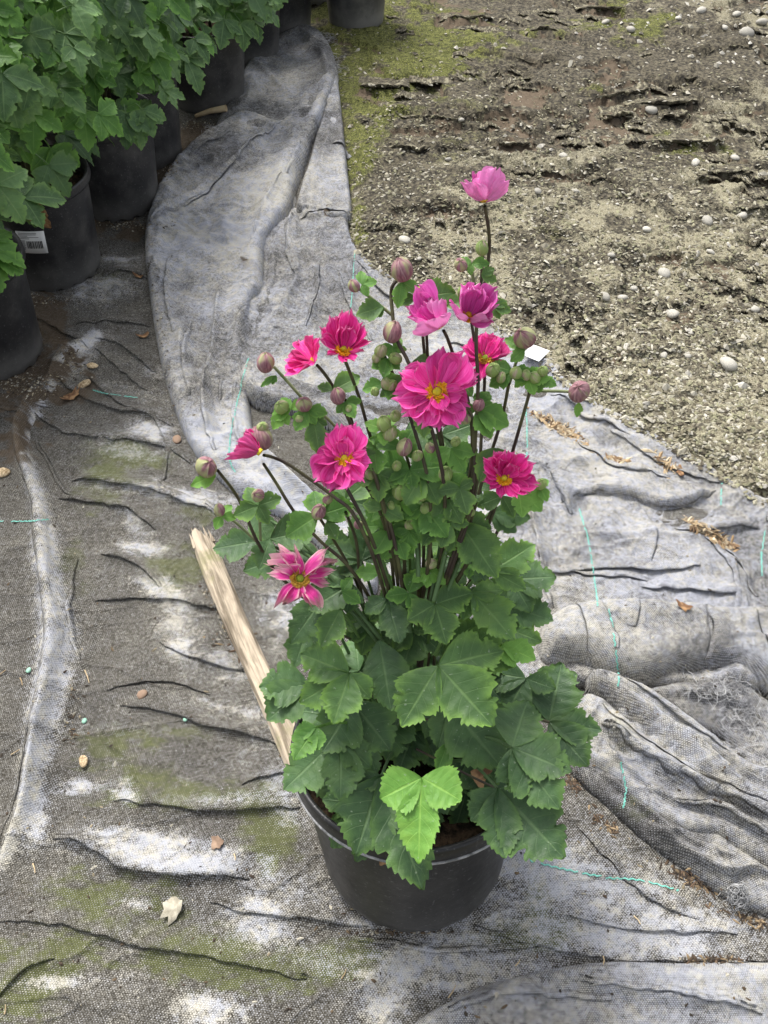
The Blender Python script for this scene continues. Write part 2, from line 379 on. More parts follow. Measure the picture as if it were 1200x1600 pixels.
def vcol(name, rough=.9):
    M = NT(name); c = M.attr('stain').outputs['Color']; geo = M.n('ShaderNodeNewGeometry').outputs['Position']
    n = M.noise(geo, 350, 3, .6); c2 = M.mix(M.math('MULTIPLY', n, .5), c, (.05, .045, .04)); return M.done(c2, rough, M.bump(n, .4, .001), .15)
MAT['chips'] = vcol('mixed chips and grit')
MAT['pebble'] = simple('pale pebble', (.28, .26, .22), (.50, .48, .42), 60, .75, .4, rand=.2)

# ------------------------------------------------------------------ the ground cloth as a height field
A_RIDGES = [  # points, height, far width, near width
    ([(150,528),(120,545),(95,570),(85,605),(60,640),(38,690),(48,740),(66,790),(76,860),(84,930),(92,1000),(82,1080),(66,1150),(55,1210),(40,1270),(10,1340),(-20,1380)], .048, .019, .017),
    ([(150,528),(190,545),(240,580)], .010, .02, .006),
    ([(85,585),(110,610),(170,640),(262,655)], .008, .02, .005),
    ([(60,655),(100,680),(160,690),(250,698),(300,725)], .012, .03, .006),
    ([(115,755),(180,762),(230,775),(290,790),(340,805)], .016, .03, .006),
    ([(95,785),(150,790),(200,805),(245,830)], .010, .012, .005),
    ([(140,590),(190,635),(255,660),(270,668)], .008, .02, .004),
    ([(150,545),(195,585),(230,610)], .006, .01, .004),
    ([(120,505),(180,505),(235,512)], .008, .012, .004),
    ([(40,490),(90,515),(140,545)], .006, .02, .004),
    ([(160,430),(200,425),(235,440)], .007, .02, .004),
    ([(190,650),(150,700),(115,750)], .005, .012, .004),
    ([(150,940),(260,940),(330,955),(380,960)], .010, .03, .005),
    ([(160,870),(215,885),(250,920)], .010, .02, .005),
    ([(155,950),(145,1010),(125,1060),(110,1110),(95,1150)], .007, .008, .004),
    ([(190,1105),(260,1115),(330,1140),(440,1165)], .008, .03, .004),
    ([(180,1250),(250,1262),(330,1270),(470,1262)], .009, .03, .005),
    ([(85,1310),(140,1325),(200,1360),(270,1372),(390,1370)], .014, .030, .006),
    ([(330,1410),(400,1430),(520,1440),(640,1455)], .007, .02, .004),
    ([(0,1440),(100,1445),(220,1480),(340,1500),(480,1530)], .007, .04, .005),
    ([(0,1560),(40,1520),(90,1500)], .006, .02, .006),
    ([(520,1600),(570,1540),(615,1500),(625,1455)], .009, .012, .012),
    ([(740,1450),(850,1480),(950,1500),(1100,1505),(1200,1500)], .007, .03, .006),
    ([(380,1230),(420,1215),(460,1205)], .006, .02, .004),
    ([(250,1005),(300,1030),(370,1050),(430,1060)], .005, .02, .006),
    ([(900,1290),(1000,1400),(1100,1440)], .004, .03, .01),
    ([(400,650),(440,690),(520,740)], .006, .01, .01),
    ([(0,640),(50,650),(80,640)], .006, .015, .01),
    ([(880,1430),(1000,1455),(1150,1460)], .006, .02, .006),
]
CLEAN = [(165,455,42,20,-10,.8),(190,408,30,9,0,.8),(120,560,40,22,-35,1.),(240,580,34,14,15,.35),(242,676,30,12,5,1.1),(200,700,60,20,8,.55),
    (290,780,110,13,9,1.),(200,610,50,10,10,.3),(215,825,34,14,30,.6),(232,862,34,9,5,1.),(255,925,45,18,30,.8),(282,985,28,36,20,.7),(340,1040,60,25,15,.5),
    (345,1105,50,12,15,.6),(128,1230,30,11,-5,1.1),(195,1240,22,15,30,1.),(340,1250,90,8,0,.6),(262,1335,125,24,8,1.35),(215,1414,18,7,5,1.),(405,1440,42,40,45,.95),
    (85,1538,70,10,-3,1.),(330,1580,45,22,0,1.2),(470,970,60,50,0,.7),(440,1225,40,30,0,.5),(430,1140,40,60,0,.35),(470,1275,40,20,0,.6),
    (690,1500,70,50,0,.75),(600,1560,40,60,20,.8),(860,1420,110,60,10,.6),(950,1380,150,50,8,.35),(1000,1470,90,25,5,.8),(830,1350,60,20,0,.9),
    (520,1510,60,20,10,.4),(190,1140,40,10,0,.15),(250,640,40,30,0,.15),(60,1300,14,40,15,.8),(1100,1440,90,20,0,.35),(500,1400,60,30,0,.3),(580,1440,40,14,0,.6),
    (780,1520,80,25,-5,.4)]
MOSS = [(420,1300,45,60,.9),(320,1490,80,40,.8),(170,1400,100,50,.6),(80,1500,90,40,.6),(560,1500,50,30,.9),(280,890,60,40,.5),(170,1170,80,30,.5),
    (840,1400,18,50,1.),(870,1450,60,30,.6),(190,715,70,30,.7),(160,780,60,30,.4),(250,1240,120,30,.6),(420,1520,100,40,.6),(30,1560,70,40,.7),(310,800,30,30,.4),
    (175,440,30,25,.4),(120,900,30,60,.35),(780,1470,90,30,.4),(270,1150,60,20,.4)]
BROWN = [(60,560,70,60,.8),(20,640,60,60,.5),(40,480,60,30,.8),(190,360,60,16,1.),(250,290,40,30,1.),(300,215,60,22,1.),(130,620,50,20,.4),(30,720,50,40,.35),(190,480,50,10,.3),(110,1130,25,30,.3),
    (30,1400,30,30,.4),(440,1150,14,40,.7),(200,560,90,30,.25),(300,500,20,300,.2),(20,900,50,300,.10),(260,250,30,20,.6),(360,90,60,30,.6)]
F_RIDGE = A_RIDGES[0][0]
def blob(P, b):
    cx, cy, rx, ry = b[:4]; a = R(b[4]) if len(b) > 5 else 0; k = b[-1]
    dx, dy = P[:, 0] - cx, P[:, 1] - cy
    u = (dx * math.cos(a) + dy * math.sin(a)) / rx; v = (-dx * math.sin(a) + dy * math.cos(a)) / ry
    q = (u * u + v * v) * .8 + (fbm(P[:, 0] / 30, P[:, 1] / 14, 4, 4, .65) - .5) * 3.2
    return k * np.exp(-np.maximum(q, 0) ** .9) * np.exp(-((u * u + v * v) / 4) ** 2)
def hA(X, Y, fine=True):
    z = (fbm(X * 3, Y * 3, 1, 3) - .5) * .022 + (fbm(X * 9 + Y * 2, Y * 14, 21, 3) - .5) * .008 + .004
    q = fbm(X * 5 + Y * 3, Y * 7, 44, 3); z = z + .005 * np.exp(-(np.abs(q - .5) / .018))      # thin wrinkles
    q = fbm(X * 4, Y * 12 - X * 2, 64, 3); z = z + .004 * np.exp(-(np.abs(q - .46) / .015))
    z = z + crumple(X, Y, 300) * .55 + .004
    for i_, r_ in enumerate(A_RIDGES):
        z = z + ridge(X, Y, r_[0], r_[1] * .8, r_[2], max(r_[3], .0085))
        if False and abs(r_[2] - r_[3]) > .004: z = z + ridge(X, Y, [(a, b + 4) for a, b in r_[0]], -.008, .0046, .0046, 1.5, .2)
    return z
def stainA(P, X, Y):
    c = np.full(len(P), -.02) + .20 * sst(500, 1150, P[:, 0]) + .10 * sst(1150, 1600, P[:, 1])
    # dark sheet left of the long ridge, pale worn crest on it
    L = np.array(catmull(F_RIDGE, 5)); D, S, T = polydist(P[:, 0], P[:, 1], L)
    wd = 10 + 22 * np.exp(-((T - .62) / .25) ** 2)
    c = c + 1.05 * np.exp(-(D / wd) ** 3) * (.6 + .6 * vn(T * 30, T * 0, 9))
    ln = np.where((S < 0) & (P[:, 1] > 560) & (P[:, 1] < 1400), 1, 0)
    c = c - .05 * (P[:, 0] < 40)
    for b in CLEAN: c = c + blob(P, b)
    m = sum(blob(P, b) for b in MOSS); r = sum(blob(P, b) for b in BROWN)
    return np.stack([np.clip(c, -.3, .98), np.clip(m, 0, 1), np.clip(r, 0, 1)], 1)

def px_grid(x0, x1, y0, y1, step, outline=None, stepy=None):
    if isinstance(step, tuple): xs, ys = step
    else: xs = np.arange(x0, x1 + step, step); ys = np.arange(y0, y1 + (stepy or step), stepy or step)
    nx, ny = len(xs), len(ys); GX, GY = np.meshgrid(xs, ys); P = np.stack([GX.ravel(), GY.ravel()], 1)
    I = np.arange(nx * ny).reshape(ny, nx)
    F = np.stack([I[:-1, :-1].ravel(), I[1:, :-1].ravel(), I[1:, 1:].ravel(), I[:-1, 1:].ravel()], 1)
    if outline is None: return P, F
    L = np.array(outline); ins = inside(P[:, 0], P[:, 1], L)
    keep = ins[F].sum(1) >= 2; F = F[keep]
    used = np.unique(F); out = used[~ins[used]]
    # move outside vertices on to the outline
    X, Y = P[out, 0], P[out, 1]; bd = np.full(len(out), 1e9); bx, by = X.copy(), Y.copy()
    for i in range(len(L)):
        a = L[i]; e = L[(i + 1) % len(L)] - a
        t = np.clip(((X - a[0]) * e[0] + (Y - a[1]) * e[1]) / (e @ e + 1e-9), 0, 1)
        qx, qy = a[0] + t * e[0], a[1] + t * e[1]; d = np.hypot(X - qx, Y - qy); m = d < bd
        bd[m] = d[m]; bx[m] = qx[m]; by[m] = qy[m]
    P[out, 0], P[out, 1] = bx, by
    mp = np.full(len(P), -1); mp[used] = np.arange(len(used))
    return P[used], mp[F]

TREES = []
def add_tree(V, F): TREES.append(BVHTree.FromPolygons([tuple(v) for v in V.tolist()], F.tolist()))

# base ground cloth
AX = np.concatenate([np.arange(-150, 0, 5), np.arange(0, 620, 2), np.arange(620, 1322, 3.6)]); AY = np.concatenate([np.arange(30, 380, 5), np.arange(380, 1600, 2), np.arange(1600, 1725, 5)])
P, F = px_grid(0, 0, 0, 0, (AX, AY))
XY = gn(P); X, Y = XY.T
Z = hA(X, Y)
# no cloth on the bare soil side: it ends under the grey fabric
SOIL_EDGE = catmull([(470,-60),(478,30),(500,80),(515,150),(530,280),(535,385),(590,440),(740,510),(890,625),(1000,690),(1100,750),(1200,810),(1400,920)], 4)
SOILP = np.array(SOIL_EDGE + [(1500,920),(1500,-200),(470,-200)])
soilside = inside(P[:, 0], P[:, 1], SOILP)
F = F[~soilside[F].all(1)]
ang = .12; UV = np.stack([X * math.cos(ang) - Y * math.sin(ang), X * math.sin(ang) + Y * math.cos(ang)], 1)
V = np.column_stack([X, Y, Z])
me = np_mesh('ground_cloth', V, F, True, UV, stainA(P, X, Y))
tag(link('ground_cloth', me, None, MAT['cloth_dark']), kind='structure'); add_tree(V, F)

# ------------------------------------------------------------------ bare soil with lifted crusts
LEDGES = [
    [(738,95),(775,92),(800,106),(830,115),(865,108),(902,118)], [(600,188),(640,196),(685,205),(720,206),(748,196),(800,195),(850,190)],
    [(905,155),(950,165),(1000,160),(1015,150)], [(1030,130),(1065,140),(1100,146),(1125,155),(1190,160)], [(940,190),(965,198),(990,190)],
    [(650,332),(690,340),(735,345),(750,340)], [(785,325),(812,330),(842,334)], [(870,335),(890,340),(905,345)],
    [(940,402),(965,405),(1005,402),(1020,395)], [(830,430),(860,432),(900,425)], [(600,240),(640,245),(700,240)],
    [(1025,385),(1050,395),(1060,385)], [(1090,435),(1120,450),(1170,465)], [(875,385),(895,380),(915,390)], [(560,370),(600,365),(640,372)],
    [(690,38),(730,42),(770,36)], [(560,140),(590,150),(640,145)], [(820,60),(850,58),(885,68)], [(1090,100),(1130,88),(1190,90)], [(860,262),(900,275),(950,270),(975,255)],
    [(975,170),(1040,178),(1090,165)], [(700,300),(760,310),(800,300)], [(1000,230),(1080,240),(1130,228)], [(950,320),(1000,330),(1050,322)], [(1080,330),(1140,340),(1200,332)],
    [(1000,480),(1040,490),(1080,480)], [(860,480),(900,500),(930,530)], [(1100,540),(1150,550),(1200,545)], [(1040,60),(1090,68),(1130,60)], [(900,20),(960,28),(1010,22)],
    [(700,395),(740,405),(780,400)], [(960,560),(1010,570),(1050,562)],[(1080,270),(1120,282),(1180,276)],[(760,230),(800,240),(840,236)]]
DARKS = [(770,150,160,50,.9),(640,200,90,60,.8),(600,400,60,80,.7),(1080,100,130,45,.8),(700,60,80,40,.4),(950,470,50,35,.9),(620,310,60,60,.6),(1000,150,60,50,.5),(860,600,60,20,.4)]
BRS = [(780,118,150,14,.9),(640,208,120,12,.9),(940,150,45,40,.7),(840,165,60,18,.8),(640,300,40,60,.5),(960,230,70,22,.8),(1000,60,60,20,.4),(560,205,30,14,.7),(700,340,60,12,.4),(880,210,60,16,.5),(770,440,80,14,.3),(900,360,60,10,.3),(720,20,60,14,.6)]
MSS = [(570,130,50,55,1.),(570,30,80,30,.8),(650,90,100,50,.55),(560,220,25,70,.8),(640,110,40,20,.6),(930,165,30,14,.6),(800,60,150,40,.35),(1000,40,60,40,.4),(560,330,16,60,.7),(1060,240,80,30,.3),(860,560,60,30,.3),(1000,420,200,80,.15),(900,640,120,25,.4)]
P, F = px_grid(440, 1420, -110, 930, 2.6)
keep = inside(P[:, 0], P[:, 1], SOILP + np.array([-12, 0])) | inside(P[:, 0], P[:, 1], SOILP + np.array([-8, 14])); F = F[keep[F].all(1)]
XY = gn(P); X, Y = XY.T
jx, jy = X + (fbm(X * 12, Y * 12, 31, 3) - .5) * .07, Y + (fbm(X * 12, Y * 12, 37, 3) - .5) * .07
z = (fbm(X * 2, Y * 2, 3, 3) - .5) * .03
q = fbm(jx * 2.6, jy * 3.4, 71, 5, .55)
plate = sst(.485, .505, q)                                      # lifted crust plates
z += plate * .018
q2 = fbm(jx * 7, jy * 9, 91, 4, .55); plate2 = sst(.5, .52, q2); z += plate2 * .008
brn = (1 - plate) * sst(.40, .49, q) * .5
for L in LEDGES:
    k = .019 if L[0][1] < 240 else .013
    pts = []
    for i, p in enumerate(catmull(L, 4)): pts.append((p[0], p[1] + (rnd.random() - .5) * 6))
    z += ridge(jx, jy, pts, k, .10, .0025, 1.1, .12)
    brn += np.clip(ridge(jx, jy, pts, 1.0, .003, .035, 2, .2) * .8, 0, .9)
z += (fbm(X * 45, Y * 45, 7, 4, .6) - .5) * .011 + (fbm(X * 150, Y * 150, 8, 2) - .5) * .004
pale = np.clip(.35 + .55 * sst(180, 420, P[:, 1]) + .25 * sst(900, 1200, P[:, 0]), 0, 1) * (.6 + .6 * fbm(X * 5, Y * 5, 17, 4))
pale = pale * (.55 + .9 * sst(.35, .65, fbm(X * 11, Y * 11, 57, 3))) - .15 - np.clip(sum(blob(P, b) for b in DARKS), 0, 1) * .9
mss_base = .20 * sst(850, 600, P[:, 0]) * sst(330, 200, P[:, 1]) + .16 * sst(.5, .7, fbm(X * 4, Y * 4, 66, 3))
for b in BRS: brn += blob(P, b)
brn *= (.15 + .85 * (1 - plate)) * (.3 + 1.2 * sst(.4, .6, fbm(X * 14, Y * 14, 29, 3)))
mss = (mss_base + sum(blob(P, b) for b in MSS)) * (.45 + .9 * sst(.35, .6, fbm(X * 16, Y * 16, 83, 4)))
st = np.stack([np.clip(brn, 0, 1), np.clip(mss, 0, 1), np.clip(pale, 0, 1)], 1)
ED, _s, _t = polydist(P[:, 0], P[:, 1], np.array(SOIL_EDGE)); lowk = sst(4, 45, ED)
z = z * (.15 + .85 * lowk) - .008 * (1 - lowk)
V = np.column_stack([X, Y, z + .002])
me = np_mesh('bare_soil', V, F, True, None, st)
tag(link('bare_soil', me, None, MAT['soil']), kind='structure'); add_tree(V, F)

# far ground out to the horizon, below both
N = 60; a = np.linspace(-1, 1, N); gx, gy = np.meshgrid(np.sign(a) * abs(a) ** 2.5 * 120, np.sign(a) * abs(a) ** 2.5 * 120)
I = np.arange(N * N).reshape(N, N); F = np.stack([I[:-1, :-1].ravel(), I[:-1, 1:].ravel(), I[1:, 1:].ravel(), I[1:, :-1].ravel()], 1)
V = np.column_stack([gx.ravel(), gy.ravel(), np.full(N * N, -.045)])
st = np.column_stack([fbm(gx.ravel(), gy.ravel(), 2) * .6, fbm(gx.ravel() * .7, gy.ravel() * .7, 6) * .7, np.full(N * N, .5)])
tag(link('ground', np_mesh('ground', V, F, True, None, st), None, MAT['soil']), kind='structure'); add_tree(V, F)

# lifted crust edges: thin curled slabs with a real gap under their front lip
def crust(L, depth, lift):
    pts = catmull(L, 9); C0 = gn(pts); n = len(C0); V = []; Fq = []; cs = []
    j1 = np.cumsum(NR.normal(0, 1, n)); j1 = (j1 - np.linspace(j1[0], j1[-1], n)) * .0048 + NR.normal(0, .0038, n)
    for i in range(n):
        k = math.sin(math.pi * min(1, (i + .3) / n)) ** .5; c = C0[i]
        for j, (b, h, dz) in enumerate(((.006, -.55, 0), (0, 0, -.0035), (-.001, 0, 0), (.012, -.15, 0), (.03, -.45, 0), (.06, -.8, 0), (depth, -1.15, 0))):
            y = c[1] + j1[i] * (1 if j < 4 else .5) + b; x = c[0] + NR.normal(0, .0015)
            zz = .014 + lift * k * (1 + h) + dz + (NR.random() - .5) * .0025 - (.010 if j == 6 else 0) - (1 - k) * .012
            V.append((x, y, zz)); cs.append((.0, .08 + .2 * NR.random(), max(0, .25 + NR.normal(0, .4))))
    for i in range(n - 1):
        for j in range(6): a = i * 7 + j; Fq.append((a, a + 7, a + 8, a + 1))
    me = np_mesh('soil_crust', np.array(V), np.array(Fq), True, None, np.array(cs)); me.materials.append(MAT['soil'])
    o = bpy.data.objects.new('soil_crust', me); COL.objects.link(o); o.parent = bpy.data.objects['bare_soil']
    add_tree(np.array(V), np.array(Fq))
for L in LEDGES: crust(L, .16 if L[0][1] < 250 else .08, .024 if L[0][1] < 250 else .014)
cr_ = random.Random(21)
for i in range(250):
    x, y = cr_.uniform(600, 1230), cr_.uniform(10, 700)
    if not inside(np.array([x - 45., x - 20, x + 30]), np.array([y, y + 32., y + 45]), SOILP).all(): continue
    l = cr_.uniform(10, 34); q_ = [(x + l * t + cr_.uniform(-4, 4), y + cr_.uniform(-5, 5) + cr_.uniform(-.15, .3) * l * t) for t in (-1, -.4, .2, 1)]
    crust(q_, cr_.uniform(.03, .06), cr_.uniform(.004, .010))

def hit(px, py):
    d = ray(px, py).normalized(); o = Vector((0, 0, CH)); best = None
    for t in TREES:
        h = t.ray_cast(o, d)
        if h[0] is not None and (best is None or h[3] < best[3]): best = h
    return best[0], (best[1] if best[1].z > 0 else -best[1])

# ------------------------------------------------------------------ loose grey fabric in layers
FAB = empty('landscape_fabric', tuple(g(560, 600)))
tag(FAB, 'loose crumpled grey woven ground fabric, folded over itself beside the potted plant', 'ground fabric')
STAINS = {}
CREASES = {3: [[(232,378),(260,352),(320,318),(365,282),(400,245),(440,212)], [(240,362),(300,328),(350,296)], [(345,470),(342,520),(326,580),(320,640),(326,690),(340,725)], [(388,500),(370,545),(352,590),(345,640)], [(300,520),(290,580),(300,640)],
     [(300,262),(335,240),(380,222)], [(440,300),(415,340),(398,385)], [(270,420),(262,470),(275,540)], [(470,250),(450,300)], [(372,620),(366,670),(380,720)]],
  1: [[(1095,850),(1120,880),(1138,920),(1140,965)], [(1140,870),(1148,920),(1165,960),(1172,985)], [(1050,835),(1100,845),(1180,838)], [(818,790),(832,830),(838,880),(848,930),(860,960)], [(990,660),(1002,705)], [(1188,790),(1188,835)],
     [(870,895),(950,905),(1010,915)], [(500,420),(498,470),(480,520)], [(455,345),(448,400),(462,440)], [(530,440),(545,490),(580,540)], [(852,735),(872,765),(882,788)], [(520,240),(545,250)], [(470,350),(510,345),(545,352)], [(430,520),(470,530),(520,560)],
     [(1120,870),(1150,900),(1175,940)], [(900,700),(960,740),(1040,760)], [(1000,800),(1020,850),(1010,900)]],
  4: [[(893,960),(903,1000),(912,1050)], [(926,962),(943,1005),(952,1045)], [(1088,970),(1096,1015),(1092,1055)], [(1160,985),(1184,1035),(1188,1080)], [(985,960),(980,1010)]],
  7: [[(960,1080),(1010,1125),(1060,1160),(1120,1200)], [(935,1075),(975,1110),(1012,1150)], [(1060,1140),(1130,1190),(1200,1225)]],
  9: [[(930,1125),(1000,1185),(1080,1235),(1180,1285)], [(960,1165),(1040,1230),(1120,1270)]]}
def sheet(name, out_px, lift, puff, pw, ridges=(), mat='cloth_grey', step=2.5, clean=.55, cvar=.5, blobs=(), browns=(), ang=0.0, tilt=None, parent=FAB, seedv=0, wr=1.0, mossy=(), stepy=None):
    L = catmull(out_px, 5, True)
    P, F = px_grid(min(p[0] for p in L) - 2, max(p[0] for p in L) + 2, min(p[1] for p in L) - 2, max(p[1] for p in L) + 2, step, L, stepy)
    XY = gn(P); X, Y = XY.T; D, S, T = polydist(X, Y, gn(L), closed=True)
    per = np.hypot(*np.diff(gn(L), axis=0).T).sum()
    pwv = pw * (.7 + .6 * fbm(T * per * 5, T * 0 + seedv, 3, 2)); pfv = puff * (.65 + .7 * fbm(T * per * 4, T * 0 + 5.5 + seedv, 8, 2))
    t = np.clip(D / pwv, 0, 1); e = np.sqrt(np.clip(1 - (1 - t) ** 2, 0, 1))
    edge = lift * e + pfv * e * np.exp(-(np.maximum(D - pwv, 0) / (pwv * 1.6)) ** 2)
    z = hA(X, Y, False) * .6 + edge + .0015
    inner = sst(0, pw * 1.5, D)
    s = seedv * 7 + 100
    z += inner * wr * ((fbm(X * 5, Y * 5, s, 3) - .5) * .022 + (fbm(X * 14 + Y * 6, Y * 12, s + 4, 3) - .5) * .010)
    q = fbm(X * 4 + Y * 5, Y * 5 - X * 2, s + 9, 3); z += inner * wr * .006 * np.exp(-np.abs(q - .5) / .014)
    q = fbm(X * 7 - Y * 3, Y * 4 + X * 2, s + 12, 3); z += inner * wr * .005 * np.exp(-np.abs(q - .52) / .013)
    z += inner * (fbm(X * 55, Y * 55, s + 2, 2) - .5) * .003
    z += inner * wr * (crumple(X, Y, s + 30) + .003)
    for r_ in ridges: z += ridge(X, Y, r_[0], r_[1] * 1.2, r_[2], r_[3] * .75) * sst(0, .01, D)
    for q in CREASES.get(seedv, []): z += ridge(X, Y, q, -.003, (.0056 if seedv == 3 else .0044), (.0056 if seedv == 3 else .0044), 1.3, .25) * sst(0, .008, D) + ridge(X, Y, q, .004, .022, .016, 1.6, .25) * sst(0, .01, D) * .6
    z = np.maximum(z, .001)
    c = clean + cvar * (fbm(X * 6, Y * 6, s + 20, 4) - .5) * 1.6
    for b in blobs: c = c + blob(P, b)
    br = sum([blob(P, b) for b in browns]) if browns else np.zeros(len(P))
    ms = sum([blob(P, b) for b in mossy]) if mossy else np.zeros(len(P))
    st = np.stack([np.clip(c, -.2, 1.3), np.clip(ms, 0, 1), np.clip(br, 0, 1)], 1)
    def stain(P2, X2, Y2):
        c = clean + cvar * (fbm(X2 * 6, Y2 * 6, s + 20, 4) - .5) * 1.6
        for b in blobs: c = c + blob(P2, b)
        return np.stack([np.clip(c, -.2, 1.3), c * 0 + (sum(blob(P2, b) for b in mossy) if mossy else 0), c * 0 + np.clip(sum(blob(P2, b) for b in browns) if browns else 0, 0, 1)], 1)
    STAINS[seedv] = stain
    UV = np.stack([X * math.cos(ang) - Y * math.sin(ang), X * math.sin(ang) + Y * math.cos(ang)], 1)
    V = np.column_stack([X, Y, z])
    me = np_mesh(name, V, F, True, UV, st); add_tree(V, F)
    o = link(name, me, parent, MAT[mat]); return o

# wide layer under the plant and over the right side
sheet('fabric_layer', [(470,190),(505,120),(522,110),(533,180),(544,280),(549,380),(600,432),(670,470),(740,503),(830,545),(905,622),(1000,678),(1100,738),(1200,800),(1330,880),(1340,1060),
    (1100,1080),(900,1075),(780,1120),(650,1050),(600,900),(590,760),(555,692),(500,664),(440,646),(398,632),(372,600),(360,540),(372,470),(400,380),(430,300)],
    .012, .011, .016, [
    ([(880,785),(930,775),(980,782),(1030,800),(1080,792),(1115,775)], .013, .06, .005), ([(850,730),(878,780),(890,800)], .010, .02, .005),
    ([(815,790),(832,840),(836,900),(850,960)], .008, .012, .006), ([(1105,850),(1135,890),(1140,960)], .007, .006, .02), ([(1140,870),(1155,920),(1165,980)], .007, .006, .02),
    ([(860,620),(920,665),(1000,710),(1080,730)], .010, .012, .03), ([(1000,680),(1010,720)], .006, .006, .006), ([(1060,830),(1110,845),(1180,835)], .010, .03, .006),
    ([(1190,790),(1188,860),(1196,900)], .012, .008, .008),
    ([(508,205),(484,265),(462,330)], -.03, .012, .012, ), ([(460,330),(450,380),(465,430),(450,480),(420,520)], .016, .014, .010), ([(500,240),(480,310),(470,340)], .018, .014, .012), ([(470,340),(490,350),(530,342)], .012, .015, .006),
    ([(465,380),(490,430),(500,470),(480,520)], .014, .012, .010), ([(530,300),(500,380),(520,450),(550,500)], .008, .02, .014), ([(400,598),(440,615),(500,628),(560,640)], .020, .02, .012),
    ([(545,400),(600,470),(650,500)], .006, .02, .015), ([(870,860),(930,880),(1010,890)], .006, .02, .01), ([(900,830),(1000,870),(1050,930)], .007, .03, .02), ([(830,640),(880,720),(960,760)], .006,.03,.02)],
    clean=.60, seedv=1, step=2.6, stepy=1.9, blobs=[(900,560,60,200,.2),(640,560,60,60,.2),(1000,900,140,60,.15)], browns=[(505,300,30,30,.35),(885,670,28,10,.5),(1115,835,30,14,.4),(520,345,14,8,.7),(1000,870,70,30,.0)], ang=.1)
sheet('fabric_fold', [(497,215),(512,170),(526,128),(534,180),(544,280),(549,348),(525,354),(495,346),(474,342),(463,336),(470,310),(484,265)], .026, .008, .012, [([(520,200),(505,260),(490,320)], .010, .012, .006)], clean=.6, cvar=.6, seedv=21, step=2.2, wr=.8, browns=[(515,320,24,14,.4)])
sheet('fabric_fold', [(452,344),(466,338),(472,362),(480,400),(494,440),(502,468),(490,505),(466,545),(430,575),(398,560),(398,505),(404,480),(414,440),(420,392),(436,366)], .012, .003, .016, [([(462,350),(456,400),(470,450),(462,500)], .009, .012, .005), ([(430,400),(425,450),(415,500)], .008, .008, .012)], clean=.55, cvar=.6, seedv=22, step=2.2, wr=.8)
sheet('fabric_fold', [(380,592),(396,584),(440,602),(500,624),(560,650),(610,700),(640,760),(620,770),(575,724),(540,694),(500,668),(440,650),(396,640),(376,615)], .034, .010, .018, [], clean=.5, cvar=.6, seedv=23, step=2.2, wr=.6)
# top end, frayed
sheet('fabric_flap', [(388,105),(420,75),(455,56),(480,52),(503,60),(520,88),(527,122),(510,175),(480,212),(440,222),(400,215),(345,222),(338,205),(362,160)], .020, .012, .03,
    [([(470,60),(500,90),(515,150)], .018, .02, .015), ([(395,110),(430,140),(445,160)], .010, .015, .008), ([(400,130),(390,170),(360,200)], .010, .02, .02)], clean=.45, seedv=2, step=3, ang=.5,
    blobs=[(385,150,20,25,.5)], browns=[(470,170,50,10,.3)], mossy=[(490,120,12,30,.25)])
# the long flap folded over on the left
sheet('fabric_flap', [(228,392),(236,340),(260,288),(300,238),(345,208),(378,192),(410,196),(437,206),(455,188),(492,150),(524,120),(528,135),(512,180),(492,225),(478,268),(462,310),(448,345),(418,385),(413,430),(412,466),(396,482),(388,530),
    (388,590),(392,645),(402,695),(440,738),(480,775),(530,815),(580,870),(590,930),(560,935),(510,872),(450,820),(390,792),(340,752),(300,705),(270,635),(250,560),(236,470)],
    .026, .012, .022, [
    ([(232,365),(300,320),(360,280),(410,235),(440,210)], .012, .012, .010), ([(235,375),(310,335),(380,270),(425,228)], .006, .006, .006), ([(245,470),(290,420),(340,400)], .006, .02, .01),
    ([(345,460),(340,520),(325,600),(322,660),(335,710)], .013, .014, .006), ([(385,490),(362,560),(345,620)], .006, .008, .008), ([(412,380),(380,420),(340,450),(290,440)], .010, .03, .008),
    ([(412,466),(395,530),(385,560)], .014, .006, .02), ([(270,300),(255,350),(250,420)], .008, .02, .03), ([(470,200),(440,290),(400,360)], .010, .03, .03), ([(510,160),(480,250)], .010, .02, .02),
    ([(300,560),(310,640),(340,700)], .006, .015, .015), ([(300,480),(285,560),(300,650)], .006, .01, .02), ([(380,690),(440,750),(500,800)], .012, .012, .010)],
    clean=.66, cvar=.7, seedv=3, step=2.2, stepy=1.4, ang=-.5, browns=[(400,440,22,14,.45),(330,340,14,8,.25),(385,425,8,6,.5)], wr=1.3,
    blobs=[(470,800,60,26,40,.6),(400,690,25,60,.3),(320,700,30,60,.1),(300,330,60,40,.1)])
# roll and folds on the right
sheet('fabric_roll', [(836,1012),(850,978),(892,958),(960,950),(1040,956),(1120,964),(1210,972),(1330,990),(1330,1150),(1215,1108),(1190,1086),(1130,1056),(1060,1062),(1000,1078),(940,1064),(900,1046),(850,1046)],
    .050, .014, .035, [([(895,965),(905,1000),(915,1050)], -.006, .005, .005), ([(928,970),(945,1010),(952,1030)], -.005, .004, .004), ([(1088,975),(1095,1020),(1092,1050)], -.008, .006, .008), ([(1165,990),(1185,1040),(1190,1080)], -.006, .005, .005),
    ([(990,965),(988,1020)], .004, .01, .004)],
    mat='cloth_weave', clean=.60, cvar=.35, seedv=4, step=2.6, ang=.05, wr=.8)
sheet('fabric_layer', [(930,1072),(1000,1082),(1060,1070),(1130,1062),(1190,1095),(1260,1130),(1330,1150),(1330,1260),(1210,1240),(1160,1195),(1120,1150),(1060,1135),(980,1110)], .014, .008, .02,
    [([(1000,1095),(1100,1100),(1190,1130)], .010, .02, .01)], mat='cloth_weave', clean=.4, cvar=.3, seedv=5, step=2.6)
